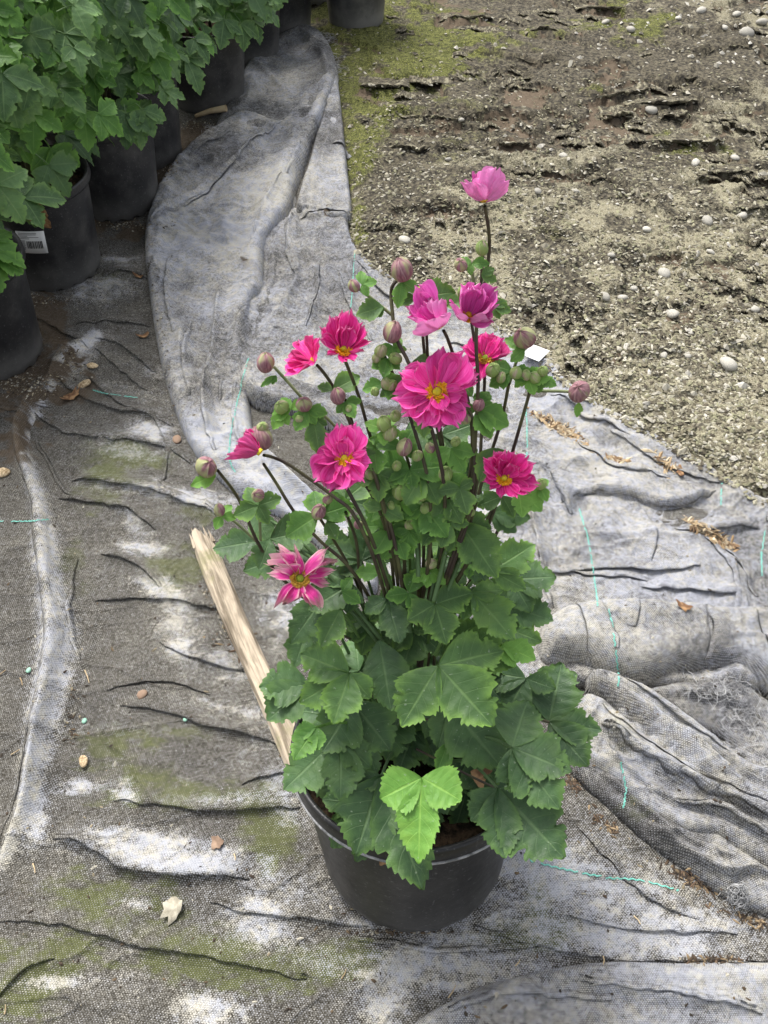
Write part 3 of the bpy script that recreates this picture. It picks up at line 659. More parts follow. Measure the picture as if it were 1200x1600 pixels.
sheet('fabric_fold', [(893,1188),(930,1205),(975,1235),(1020,1272),(1070,1290),(1110,1300),(1150,1328),(1210,1362),(1330,1400),(1330,1500),(1200,1437),(1150,1418),(1100,1388),(1045,1350),(1005,1322),(955,1275),(895,1215)],
    .020, .012, .018, [([(1000,1300),(1060,1345),(1120,1375),(1160,1368),(1200,1395)], .016, .010, .006), ([(930,1222),(990,1275),(1040,1315),(1100,1340)], .010, .012, .005), ([(1100,1330),(1110,1360),(1140,1390)], .010, .006, .012)],
    mat='cloth_weave', clean=.38, cvar=.5, seedv=6, ang=.5, browns=[(1060,1340,30,16,.3)], mossy=[(980,1275,30,20,.35)])
sheet('fabric_fold', [(903,1098),(940,1108),(1000,1162),(1060,1212),(1120,1250),(1210,1296),(1330,1340),(1330,1450),(1210,1392),(1150,1350),(1110,1322),(1060,1318),(1000,1290),(950,1240),(898,1200),(888,1150)],
    .034, .014, .024, [([(925,1150),(1000,1212),(1080,1255),(1200,1310)], .020, .020, .006), ([(1040,1270),(1110,1290),(1200,1345)], .014, .014, .005), ([(930,1190),(990,1240),(1050,1280)], .010, .012, .005), ([(900,1130),(930,1150),(960,1190)], .010, .008, .010)],
    mat='cloth_weave', clean=.55, cvar=.5, seedv=9, ang=.6, wr=1.3, mossy=[(965,1165,30,30,.4)])
sheet('fabric_fold', [(915,1066),(945,1068),(990,1092),(1050,1130),(1110,1172),(1160,1205),(1230,1235),(1330,1270),(1330,1390),(1200,1325),(1140,1290),(1080,1245),(1030,1198),(985,1150),(940,1105),(915,1085)],
    .050, .016, .022, [([(950,1085),(1020,1140),(1100,1200),(1200,1262)], -.012, .008, .008), ([(930,1075),(970,1105),(1010,1148),(1000,1140)], -.008, .005, .005), ([(960,1100),(1040,1170),(1110,1230),(1200,1290)], .012, .012, .010),
    ([(1060,1225),(1090,1215),(1120,1225)], .006, .005, .01)],
    mat='cloth_weave', clean=.60, cvar=.4, seedv=7, step=3.2, ang=.7)
FS = empty('fabric_sheet', tuple(g(900, 1560)))
tag(FS, 'pale woven ground fabric piece lying over the mossy cloth in the bottom right corner', 'ground fabric')
sheet('fabric_layer', [(560,1760),(600,1660),(650,1598),(720,1558),(800,1530),(880,1512),(960,1506),(1060,1508),(1200,1506),(1360,1510),(1400,1760)], .012, .008, .012,
    [([(820,1530),(950,1550),(1080,1570),(1200,1580)], .008, .03, .01), ([(700,1580),(760,1600),(900,1610)], .006, .02, .01)], mat='cloth_weave', clean=.62, cvar=.35, seedv=8, step=3, parent=FS, wr=.6,
    blobs=[(1050,1540,120,30,.2)])

# ------------------------------------------------------------------ tubes, threads
def tube(pts, r0, r1=None, k=7, cap=True):
    P = [Vector(p) for p in pts]; n = len(P); r1 = r0 if r1 is None else r1; V = []; F = []
    up = Vector((.3, .9, .2))
    for i, p in enumerate(P):
        t = (P[min(i + 1, n - 1)] - P[max(i - 1, 0)]).normalized(); a = t.cross(up)
        if a.length < 1e-4: a = t.cross(Vector((1, 0, 0)))
        a.normalize(); b = t.cross(a); r = r0 + (r1 - r0) * i / max(n - 1, 1)
        for j in range(k):
            th = 2 * math.pi * j / k; V.append(p + a * math.cos(th) * r + b * math.sin(th) * r)
    for i in range(n - 1):
        for j in range(k): F.append((i * k + j, i * k + (j + 1) % k, (i + 1) * k + (j + 1) % k, (i + 1) * k + j))
    return V, F
def mesh_py(name, V, F, smooth=True):
    me = bpy.data.meshes.new(name); me.from_pydata([tuple(v) for v in V], [], F); me.update()
    if smooth: me.polygons.foreach_set('use_smooth', [True] * len(me.polygons))
    return me
def join(parts):
    V = []; F = []
    for v, f in parts:
        o = len(V); V += list(v); F += [tuple(i + o for i in q) for q in f]
    return V, F

def down(x, y):
    z = -1; o = Vector((x, y, 2)); d = Vector((0, 0, -1))
    for t in TREES:
        h = t.ray_cast(o, d)
        if h[0] is not None and h[0].z > z: z = h[0].z
    return z
PLEATS = []
def pleat(px_pts, lift, depth, stain, mat, ang, parent, flip=False):
    '''a tuck of the cloth: thin lip with a real gap under it, running back into the sheet'''
    C0 = gn(catmull(px_pts, 8)); d_ = np.hypot(*np.diff(C0, axis=0).T); cum = np.concatenate([[0], np.cumsum(d_)]); n = max(8, int(cum[-1] / .005))
    q = np.linspace(0, cum[-1], n); X = np.interp(q, cum, C0[:, 0]); Y = np.interp(q, cum, C0[:, 1])
    sd = int(abs(X[0] * 977 + Y[0] * 613)) + len(px_pts)
    tx, ty = np.gradient(X), np.gradient(Y); l = np.hypot(tx, ty) + 1e-9; nx, ny = -ty / l, tx / l
    if flip: nx, ny = -nx, -ny
    wob = (fbm(q * 45, q * 0 + sd, sd, 3) - .5) * .007; X, Y = X + nx * wob, Y + ny * wob
    V = []; secs = ((.007, .1), (.0, .62), (-.0012, .85), (.0012, 1.0), (.006, .98), (.3, .7), (.55, .38), (.8, .12), (1.0, -.12)); m = len(secs)
    for i in range(n):
        k = max(0, math.sin(math.pi * (i + .5) / n)) ** .6; lf = lift * (.6 + .8 * float(vn(np.array([q[i] * 14]), np.array([sd * 1.]), 2)[0])) * k
        dp = depth * (.6 + .7 * float(vn(np.array([q[i] * 9]), np.array([sd * 2.]), 5)[0])) * (.4 + .6 * k)
        for j, (t, h) in enumerate(secs):
            t = t if j < 5 else t * dp
            x, y = X[i] + nx[i] * t, Y[i] + ny[i] * t
            z = down(x, y); V.append((x, y, (z if z > -.5 else 0) + lf * h - (.0012 if j == m - 1 else 0) + (.0004 if j else -.001)))
    V = np.array(V); F = [(i * m + j, (i + 1) * m + j, (i + 1) * m + j + 1, i * m + j + 1) for i in range(n - 1) for j in range(m - 1)]
    dd = V - np.array([0, 0, CH]); dep = dd[:, 1] * CP - dd[:, 2] * SP; up = dd[:, 1] * SP + dd[:, 2] * CP
    P = np.stack([600 + FPX * dd[:, 0] / dep, 800 - FPX * up / dep], 1)
    UV = np.stack([V[:, 0] * math.cos(ang) - V[:, 1] * math.sin(ang), V[:, 0] * math.sin(ang) + V[:, 1] * math.cos(ang)], 1)
    me = np_mesh('cloth_tuck', V, np.array(F), True, UV, stain(P, V[:, 0], V[:, 1])); me.materials.append(MAT[mat])
    o = bpy.data.objects.new('cloth_tuck', me); COL.objects.link(o); o.parent = parent
    PLEATS.append((V, np.array(F)))
    if parent is not GC: o.matrix_parent_inverse = Matrix.Translation(-Vector(parent.location))
GC = bpy.data.objects['ground_cloth']
for r_ in A_RIDGES[1:]:
    if abs(r_[2] - r_[3]) > .004: pleat([(a, b + 3) for a, b in r_[0]], min(.006, .0025 + r_[1] * .27), .035, stainA, 'cloth_dark', .12, GC)
pleat([(140,535),(105,552),(88,575),(78,608),(52,640),(30,690),(38,740),(56,790),(64,860),(70,930),(78,1000),(66,1080),(50,1150),(38,1210),(20,1270),(-6,1330)], .012, .03, stainA, 'cloth_dark', .12, GC)
for q in [[(60,700),(110,780),(180,790)], [(230,640),(260,700),(255,760)], [(170,1080),(260,1070),(330,1090)], [(560,1470),(700,1490),(860,1480)], [(120,880),(110,960),(125,1040)]]:
    pleat(q, .004, .02, stainA, 'cloth_dark', .12, GC)
for k_, (mt_, an_) in {3: ('cloth_grey', -.5), 1: ('cloth_grey', .1), 4: ('cloth_weave', .05), 7: ('cloth_weave', .7), 9: ('cloth_weave', .6)}.items():
    for i_, q in enumerate(CREASES[k_]): pleat(q, {3: .0085, 1: .007}.get(k_, .006), .03, STAINS[k_], mt_, an_, FAB, flip=(k_ != 3 and i_ % 3 == 1))
for q in [[(880,788),(930,778),(980,785),(1030,803),(1080,795),(1115,778)], [(850,735),(878,785),(890,805)], [(860,622),(920,668),(1000,713)], [(835,905),(930,895),(1020,902),(1090,895)], [(950,690),(1040,745),(1130,770)], [(1000,925),(1080,930),(1160,945)], [(700,540),(760,560),(830,600)], [(560,420),(600,470),(660,500)]]:
    pleat(q, .009, .05, STAINS[1], 'cloth_grey', .1, FAB)
for q in [[(700,1585),(800,1560),(950,1570)], [(900,1540),(1050,1560),(1180,1590)]]: pleat(q, .004, .02, STAINS[8], 'cloth_weave', 0, FS)
for q in [[(930,1155),(1000,1215),(1080,1258),(1200,1312)], [(1040,1272),(1110,1292),(1200,1347)]]: pleat(q, .009, .022, STAINS[9], 'cloth_weave', .6, FAB)

off_ = 0; PV = []; PF = []
for v_, f_ in PLEATS: PV.append(v_); PF.append(f_ + off_); off_ += len(v_)
add_tree(np.concatenate(PV), np.concatenate(PF))

def stitch_line(px_pts, wpx=5, parent=FAB):
    parts = []; L = catmull(px_pts, 10); prev = None
    pts = []
    for i, p in enumerate(L):
        h = hit(*p)
        if h[0] is not None: pts.append(h)
    # resample to 3 mm
    acc = [pts[0]]
    for p in pts[1:]:
        d = (p[0] - acc[-1][0]).length
        m = max(1, int(d / .0035))
        a = acc[-1]
        for j in range(1, m + 1): acc.append((a[0].lerp(p[0], j / m), a[1].lerp(p[1], j / m).normalized()))
    for i in range(len(acc) - 1):
        a, n = acc[i]; b = acc[i + 1][0]; t = (b - a); 
        if t.length < 1e-5 or rnd.random() < .12: continue
        s = t.cross(n).normalized(); sg = 1 if i % 2 else -1; w_ = .0013
        c = a + s * sg * .0010 + n * .0012; e = b - s * sg * .0010 + n * .0016
        u = (e - c).normalized().cross(n).normalized() * w_ * .8; h = n * .0009
        V = [c + u, c - u, e - u, e + u, (c + e) / 2 + h]
        F = [(0, 1, 4), (1, 2, 4), (2, 3, 4), (3, 0, 4)]
        parts.append((V, F))
    V, F = join(parts); o = link('green_thread', mesh_py('green_thread', V, F), parent, MAT['thread_green']); return o

for L in [[(555,392),(552,430),(548,480)], [(388,560),(375,610),(362,670),(358,715),(368,740)], [(822,640),(824,700),(820,720)], [(905,795),(918,840),(928,900),(934,948)],
          [(952,952),(960,1000),(966,1050),(966,1072)], [(1128,755),(1126,790)], [(1196,830),(1190,870)], [(970,1190),(978,1230),(974,1262)], [(1190,862),(1190,900)]]:
    stitch_line(L)
for L in [[(828,1345),(880,1358),(940,1370),(1000,1376),(1060,1392)], [(0,815),(40,815),(75,812)], [(145,610),(170,616),(215,622)]]:
    stitch_line(L, parent=GC)

def fray(cx, cy, rx, ry, n, ln=.03, lift=.02):
    parts = []
    for i in range(n):
        a = rnd.random() * 6.28; q = math.sqrt(rnd.random()); px, py = cx + rx * q * math.cos(a), cy + ry * q * math.sin(a)
        h, nn = hit(px, py); d = Vector((rnd.uniform(-1, 1), rnd.uniform(-1, 1), 0)).normalized(); pts = []
        c = rnd.uniform(-1, 1) * 2.5; l = ln * rnd.uniform(.4, 1.3)
        for k in range(7):
            t = k / 6; pts.append(h + d * l * t + Vector((0, 0, .001 + lift * math.sin(t * 3.1) * .4 * rnd.uniform(.6, 1.3))))
            d = (Matrix.Rotation(c * .35 + rnd.uniform(-.35, .35), 3, 'Z') @ d)
        parts.append(tube(pts, .0006, .0004, 3))
    V, F = join(parts); o = link('frayed_threads', mesh_py('frayed_threads', V, F), FAB, MAT['thread_grey']); o['kind'] = 'stuff'
for a in [(1120,1080,50,14,80,.03),(1165,1125,30,24,45,.028),(1205,1200,20,34,25,.03),(440,172,45,12,150,.05),(505,65,20,10,60,.05),(522,110,8,25,50,.04),(350,208,18,8,50,.05),(1150,1400,14,16,70,.015),(390,598,10,6,10,.02)]: fray(*a)

# ------------------------------------------------------------------ chips, grit, pebbles
def chip_cloud(name, pts, size, cols, flat=.35, parent=None, elong=1.7):
    """many small irregular chips as one mesh"""
    n = len(pts); O = np.array([tuple(p[0]) for p in pts]); 
    base = np.array([(1, 0, 0), (.2, .8, 0), (-.9, .35, 0), (-.6, -.7, 0), (.5, -.8, 0), (0, 0, 1)], float)
    Fb = np.array([(0, 1, 5), (1, 2, 5), (2, 3, 5), (3, 4, 5), (4, 0, 5)])
    th = NR.random(n) * 6.283; sz = size * (NR.random(n) ** 2 * 1.6 + .45); el = 1 + NR.random(n) * (elong - 1)
    tl = (NR.random((n, 2)) - .5) * .9
    V = np.repeat(base[None], n, 0) + (NR.random((n, 6, 3)) - .5) * .45
    V[:, :, 0] *= (sz * el)[:, None]; V[:, :, 1] *= (sz / el ** .5)[:, None]; V[:, :, 2] *= (sz * flat)[:, None]
    V[:, :, 2] += V[:, :, 0] * tl[:, 0, None] + V[:, :, 1] * tl[:, 1, None]
    c, s = np.cos(th)[:, None], np.sin(th)[:, None]
    x = V[:, :, 0] * c - V[:, :, 1] * s; y = V[:, :, 0] * s + V[:, :, 1] * c
    V[:, :, 0], V[:, :, 1] = x, y
    V += O[:, None, :] + np.array([0, 0, .0006])
    F = (Fb[None] + (np.arange(n) * 6)[:, None, None]).reshape(-1, 3)
    cols = np.array(cols); ci = cols[NR.integers(0, len(cols), n)] * (.7 + .6 * NR.random((n, 1)))
    me = np_mesh(name, V.reshape(-1, 3), F, False, None, np.repeat(ci, 6, 0))
    return link(name, me, parent, MAT['chips'])
SP_ = SOILP + np.array([14, -6])
def soil_pts(n, dens):
    out = []
    tries = 0
    X = NR.random(n * 3) * 800 + 520; Y = NR.random(n * 3) * 850 - 20
    X2 = X; ok = inside(X, Y, SP_)
    for x, y in zip(X[ok], Y[ok]):
        if NR.random() > dens(x, y): continue
        h = hit(x, y)
        if h[0] is not None: out.append(h)
        if len(out) >= n: break
    return out
TAN = [(.32, .30, .20), (.24, .215, .15), (.40, .375, .28), (.17, .15, .10), (.27, .26, .16), (.10, .085, .06), (.48, .45, .37)]
ck = lambda x, y: float(vn(np.array([x / 40]), np.array([y / 22]), 12)[0])
pts = soil_pts(34000, lambda x, y: min(1, .10 + .9 * min(1, max(0, (y - 80) / 420))) * (.25 + .9 * ck(x, y)))
tag(chip_cloud('grit', pts, .0034, TAN, .45), kind='stuff')
pts = soil_pts(2000, lambda x, y: .08 + .92 * max(0, min(1, (x - 860) / 260)) * max(0, min(1, (125 - y) / 60)) + .02 * (y > 300))
tag(chip_cloud('gravel', pts, .0065, [(.48, .45, .37), (.38, .35, .27), (.58, .55, .48), (.30, .27, .20)], .7, elong=1.4), kind='stuff')

def pebble_mesh(i):
    r_ = random.Random(i); bm = bmesh.new(); bmesh.ops.create_icosphere(bm, subdivisions=2, radius=1)
    off = Vector((r_.random() * 9, r_.random() * 9, 0))
    from mathutils import noise
    for v in bm.verts:
        v.co *= 1 + .28 * noise.noise(v.co * .9 + off); v.co.x *= 1.25; v.co.z *= .6
    for f in bm.faces: f.smooth = True
    me = bpy.data.meshes.new('pebble'); bm.to_mesh(me); bm.free(); me.materials.append(MAT['pebble']); return me
PM = [pebble_mesh(i) for i in range(6)]
PEB = [(1105,346,9),(1158,339,9),(1037,429,10),(1138,571,14),(1037,556,6),(1075,557,5),(945,465,8),(972,466,7),(632,377,10),(1017,174,9),(840,300,6),(880,245,7),(1086,256,7),(1080,520,6),(740,315,0),
       (655,405,5),(990,452,6),(1166,54,12),(1150,24,8),(1095,18,8),(1130,45,7),(1190,36,9),(985,48,8),(946,36,7),(1060,30,6),(1050,492,10),(1010,360,7),(870,575,6),(955,400,6),(1110,395,6),(1180,485,7),(700,250,5),(1148,248,6),(720,188,5),(900,300,5)]
near = {0: 'white pebble on the tan soil, left one of a pair at mid height right', 1: 'white pebble at the right edge of the soil, right one of a pair', 2: 'pale rounded pebble on the tan soil left of the crust ledge', 3: 'largest pale pebble on the soil just above the grey fabric edge',
        8: 'flat white pebble on the dark soil close beside the grey fabric'}
for i, (px, py, s) in enumerate(PEB):
    if s == 0: continue
    h, nn = hit(px, py); dep = (h - Vector((0, 0, CH))).length
    o = bpy.data.objects.new('pebble', PM[i % 6]); COL.objects.link(o); sc = s * dep / FPX * (.72 if py < 120 else .85)
    o.location = h + Vector((0, 0, sc * .25)); o.scale = (sc, sc, sc); o.rotation_euler = (rnd.uniform(-.2, .2), rnd.uniform(-.2, .2), rnd.random() * 6)
    if i in near: tag(o, near[i], 'pebble', 'pebbles on the bare soil')
    else: tag(o, ('pale pebble among the gravel in the top right corner' if px > 900 and py < 120 else 'small pale pebble on the dark upper crusts of the bare soil' if py < 310 else 'small pale pebble on the tan crumbly lower part of the bare soil'), 'pebble', 'pebbles on the bare soil')

def blob_hits(cx, cy, rx, ry, ang_, n):
    out = []
    for i in range(n):
        u, v = rnd.gauss(0, .45), rnd.gauss(0, .45); a = R(ang_)
        px, py = cx + u * rx * math.cos(a) - v * ry * math.sin(a), cy + u * rx * math.sin(a) + v * ry * math.cos(a)
        out.append(hit(px, py))
    return out
STR = [(.50, .37, .22), (.38, .26, .14), (.60, .50, .34), (.22, .14, .08), (.45, .36, .24)]
pts = blob_hits(880, 672, 40, 8, 28, 260) + blob_hits(842, 650, 18, 6, 28, 50) + blob_hits(1118, 838, 38, 9, 30, 240) + blob_hits(1085, 820, 20, 5, 30, 60) + blob_hits(965, 718, 26, 4, 12, 60) + blob_hits(1040, 725, 26, 9, 35, 70)
tag(chip_cloud('wood_chips', pts, .0032, STR, .5, None, 3.2), kind='stuff')
pts = blob_hits(1080, 1375, 55, 10, 32, 130) + blob_hits(950, 1290, 40, 10, 40, 70) + blob_hits(1180, 1440, 60, 10, 20, 120) + blob_hits(1120, 1500, 60, 8, 0, 90) + blob_hits(895, 1225, 20, 14, 30, 70) + blob_hits(350, 1010, 12, 40, -60, 20)
tag(chip_cloud('plant_litter', pts, .0019, [(.13, .085, .055), (.08, .055, .035), (.30, .22, .13), (.05, .038, .028)], .5, None, 3.0), kind='stuff')
pts = blob_hits(40, 600, 60, 30, 0, 500) + blob_hits(60, 470, 90, 12, 0, 200) + blob_hits(195, 352, 70, 9, 0, 300) + blob_hits(262, 262, 18, 18, 0, 200) + blob_hits(310, 195, 50, 12, 0, 200) + blob_hits(110, 560, 20, 40, 0, 120) \
    + blob_hits(440, 1150, 10, 40, 0, 90) + blob_hits(620, 1456, 90, 4, 0, 60) + blob_hits(110, 1130, 14, 50, 0, 60) + blob_hits(250, 500, 10, 200, -8, 120) + blob_hits(340, 960, 8, 60, -30, 80)
pts += [hit(rnd.uniform(0, 1180), rnd.uniform(380, 1590)) for i in range(900)]
tag(chip_cloud('dirt_crumbs', pts, .0016, [(.14, .10, .06), (.07, .05, .035), (.32, .27, .18), (.45, .42, .34), (.05, .04, .03)], .6, None, 2), kind='stuff')

# ------------------------------------------------------------------ small single things on the cloth
def lump(name, px, py, s, mat, label, cat, sz=(1, 1, .6), seed=0, group=None):
    me = pebble_mesh(seed + 20); me.materials.clear(); me.materials.append(MAT[mat]); h, n = hit(px, py); dep = (h - Vector((0, 0, CH))).length
    o = bpy.data.objects.new(name, me); COL.objects.link(o); k = s * dep / FPX; o.location = h + Vector((0, 0, k * .3)); o.scale = (k * sz[0], k * sz[1], k * sz[2]); o.rotation_euler = (0, 0, seed)
    tag(o, label, cat, group)
def flake(name, px, py, s, mat, label, cat, seed=0, asp=.8, rag=.35, lift=.004, curl=.4, rot=None, group=None):
    r_ = random.Random(seed); h, n = hit(px, py); dep = (h - Vector((0, 0, CH))).length; k = s * dep / FPX; N = 16
    V = [Vector((0, 0, k * .12))]; F = []
    for ring in (.5, 1):
        for j in range(N):
            a = 2 * math.pi * j / N; q = ring * (1 + (r_.random() - .5) * rag * 2 * ring); x, y = math.cos(a) * q * k, math.sin(a) * q * k * asp
            V.append(Vector((x, y, curl * (x * x + .6 * x * y) / k * ring + r_.uniform(-.06, .06) * k)))
    for j in range(N): F.append((0, 1 + j, 1 + (j + 1) % N)); F.append((1 + j, 1 + N + j, 1 + N + (j + 1) % N, 1 + (j + 1) % N))
    me = mesh_py(name, V, F); o = link(name, me, None, MAT[mat]); o.location = h + Vector((0, 0, lift)); o.rotation_euler = (0, 0, seed if rot is None else rot)
    m = o.modifiers.new('s', 'SOLIDIFY'); m.thickness = .0006
    return tag(o, label, cat, group)
MAT['paper'] = simple('pale torn flake', (.26, .235, .18), (.42, .39, .31), 90, .9, .3)
MAT['orange'] = simple('orange brown flake', (.17, .11, .075), (.33, .23, .16), 60, .8, .3)
flake('paper_scrap', 270, 1424, 12, 'paper', 'pale torn scrap lying on the mossy cloth at lower left', 'scrap', 3, 1.1, .5)
flake('dry_petal', 340, 1318, 11, 'orange', 'small orange brown dry petal above the pale worn streak on the cloth', 'dry petal', 5, .7, .3)
flake('dry_leaf', 112, 622, 15, 'dry_leaf', 'curled brown dry leaf lying in the dirt beside the lowest left pot', 'dry leaf', 8, .5, .4, .004, .5, .7)
flake('dry_leaf', 224, 527, 10, 'dry_leaf', 'small tan dry leaf bit on the cloth just left of the long grey flap', 'dry leaf', 9, .4, .3, .004, .6, .3)
flake('dry_leaf', 218, 434, 8, 'dry_leaf', 'tiny tan leaf bit on the cloth near the grey flap\'s upper left edge', 'dry leaf', 10, .4, .3, .004, .6, -.3)
flake('dry_leaf', 1068, 950, 11, 'dry_leaf', 'dark brown leaf bit lying above the fabric roll on the right', 'dry leaf', 12, .6, .4)
flake('dry_leaf', 1062, 740, 10, 'dry_leaf', 'grey brown leaf bit on the grey fabric near its soil edge', 'dry leaf', 14, .5, .4)
lump('soil_clod', 222, 1086, 7, 'orange', 'round brown clod on the dark cloth left of the wooden stake', 'clod', (1, 1, .8), 1)
lump('soil_clod', 131, 1190, 8, 'straw', 'tan clod on the dark cloth beside the long pale ridge', 'clod', (1, .8, .6), 2)
lump('soil_clod', 145, 573, 7, 'straw', 'pale clod in a group beside the pale fold at upper left', 'clod', (1, .8, .7), 3)
lump('soil_clod', 132, 602, 8, 'straw', 'cream clod just below another one on the pale fold', 'clod', (1.2, .8, .7), 4)
lump('soil_clod', 277, 688, 7, 'orange', 'brown clod tucked against the left edge of the grey flap', 'clod', (1, 1, .7), 5)
lump('soil_clod', 5, 740, 9, 'straw', 'yellowish clod at the left edge of the picture', 'clod', (1, 1, .8), 6)
lump('soil_clod', 770, 950, 4, 'straw', 'small crumb beside the leaves', 'clod', (1, 1, .8), 7) if False else None
MAT['green_bead'] = simple('pale green bead', (.20, .40, .30), (.30, .50, .38), 50, .5, .1)
for (x, y, lb) in [(45, 1048, 'pale green fertiliser bead on the dark cloth left of the ridge'), (132, 1127, 'pale green fertiliser bead right of the long pale ridge'), (290, 1124, 'pale green fertiliser bead on the cloth midway to the wooden stake')]:
    lump('fertiliser_bead', x, y, 3.5, 'green_bead', lb, 'bead', (1, 1, .9), 11, 'fertiliser beads on the cloth')
# twigs of straw
for i, (x0, y0, x1, y1) in enumerate([(0,1055,10,1048),(32,1060,36,1072),(18,1180,32,1172),(52,1350,56,1365),(534,1530,541,1515),(805,1510,812,1500),(990,1432,1000,1445),(942,1495,942,1508),(700,1560,712,1540),(133,1048,140,1068),(366,1335,368,1345),(8,1585,10,1570)]):
    a, b = hit(x0, y0)[0] + Vector((0, 0, .002)), hit(x1, y1)[0] + Vector((0, 0, .003))
    V, F = tube([a, (a + b) / 2 + Vector((.001, 0, .001)), b], .0011, .0006, 5)
    tag(link('straw', mesh_py('straw', V, F), None, MAT['straw']), 'short bit of straw lying loose on the woven cloth', 'straw', 'loose straw bits on the cloth')

# wooden stake
a0, b0 = g(318, 850), g(476, 1222); ax = (b0 - a0).normalized(); L0 = (b0 - a0).length; sx_ = ax.cross(Vector((0, 0, 1))).normalized()
V = []; F = []; cols = 9; rows = 26; hw = .0200; r_ = random.Random(4)
prof = [(-1, .0), (-1.02, .6), (-.8, .95), (-.3, 1.05), (.25, 1.0), (.75, .9), (1.0, .5), (1.0, .0), (0, -.05)]
spl = [(.03, .02, -.012, -.02, .0, .022, .03, .01, 0)][0]
for i in range(rows):
    t = i / (rows - 1)
    for j, (u, h) in enumerate(prof):
        e = spl[j] if i == 0 else (spl[j] * .3 if i == 1 else 0)
        w_ = hw * (1 + .05 * math.sin(t * 9)) * (1 if i else .9)
        p = a0 + ax * (t * L0 + e) + sx_ * (-u * w_ + .003 * math.sin(t * 5)) + Vector((0, 0, .004 + h * .024 * (1 + r_.uniform(-.05, .05))))
        V.append(p)
for i in range(rows - 1):
    for j in range(cols): F.append((i * cols + j, i * cols + (j + 1) % cols, (i + 1) * cols + (j + 1) % cols, (i + 1) * cols + j))
F.append(tuple(range(cols))); F.append(tuple(reversed(range((rows - 1) * cols, rows * cols))))
o = bpy.data.objects.new('wooden_stake', mesh_py('wooden_stake', [v - a0 for v in V], F, False)); COL.objects.link(o); o.location = a0; o.data.materials.append(MAT['wood'])
me = o.data; me.transform(Matrix.Rotation(math.atan2(ax.x, ax.y), 4, 'Z')); o.rotation_euler = (0, 0, -math.atan2(ax.x, ax.y))
tag(o, 'weathered pale split wooden stake with a broken end lying left of the potted plant', 'stake')
for k in range(6):
    off = -.9 + k * .34; q = a0 + sx_ * (-off * hw) + Vector((0, 0, .024 + r_.uniform(-.006, .003)))
    n = Vector((0, 0, 1)); l_ = r_.uniform(.012, .032)
    Vs = [q + sx_ * .004 + ax * .02, q - sx_ * .004 + ax * .02, q - ax * l_, q + Vector((0, 0, -.008)) + ax * .02]
    link('splinter', mesh_py('splinter', Vs, [(0, 1, 2), (1, 3, 2), (3, 0, 2), (0, 3, 1)], False), None, MAT['wood']).parent = o
    s_ = bpy.data.objects[-1] if False else None
for c_ in o.children: c_.matrix_parent_inverse = o.matrix_basis.inverted()

# ------------------------------------------------------------------ pots
def lathe(profile, seg=64, notch=0):
    V = []; F = []; n = len(profile)
    for i, (r, z) in enumerate(profile):
        for j in range(seg):
            a = 2 * math.pi * j / seg; zz = z
            if notch and i == 0: zz = z + (notch if (j // 2) % 2 else 0)
            V.append(Vector((r * math.cos(a), r * math.sin(a), zz)))
    for i in range(n - 1):
        for j in range(seg): F.append((i * seg + j, i * seg + (j + 1) % seg, (i + 1) * seg + (j + 1) % seg, (i + 1) * seg + j))
    return V, F
def pot_meshes(D, d, h, tag_=''):
    R_, r_ = D / 2, d / 2; rr = lambda z: r_ + (R_ - .006 - r_) * z / h
    body = [(rr(.004) - .002, .0), (rr(.006), .008), (rr(.02) + .001, .02)] + [(rr(z), z) for z in np.linspace(.03, h - .028, 6)] + [(rr(h - .02) - .001, h - .022), (rr(h - .02) - .004, h - .022)] + [(rr(h * .9) - .004, h * .86), (rr(h * .6) - .004, h * .6)]
    rim = [(rr(h - .024), h - .026), (R_ - .001, h - .0225), (R_ + .001, h - .018), (R_, h - .006), (R_ - .001, h - .001), (R_ - .004, h), (R_ - .007, h - .003), (rr(h - .02) - .005, h - .03)]
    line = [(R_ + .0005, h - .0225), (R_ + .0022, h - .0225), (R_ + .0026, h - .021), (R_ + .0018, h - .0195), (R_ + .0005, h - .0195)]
    soil = [(rr(h * .85) - .003, h * .84), (R_ * .7, h * .85), (R_ * .4, h * .87), (.001, h * .88)]
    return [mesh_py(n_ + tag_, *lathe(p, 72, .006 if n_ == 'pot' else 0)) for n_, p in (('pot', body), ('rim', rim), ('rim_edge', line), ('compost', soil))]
def rough_compost(me, amp=.006):
    from mathutils import noise
    for v in me.vertices: v.co.z += noise.noise(v.co * 60) * amp

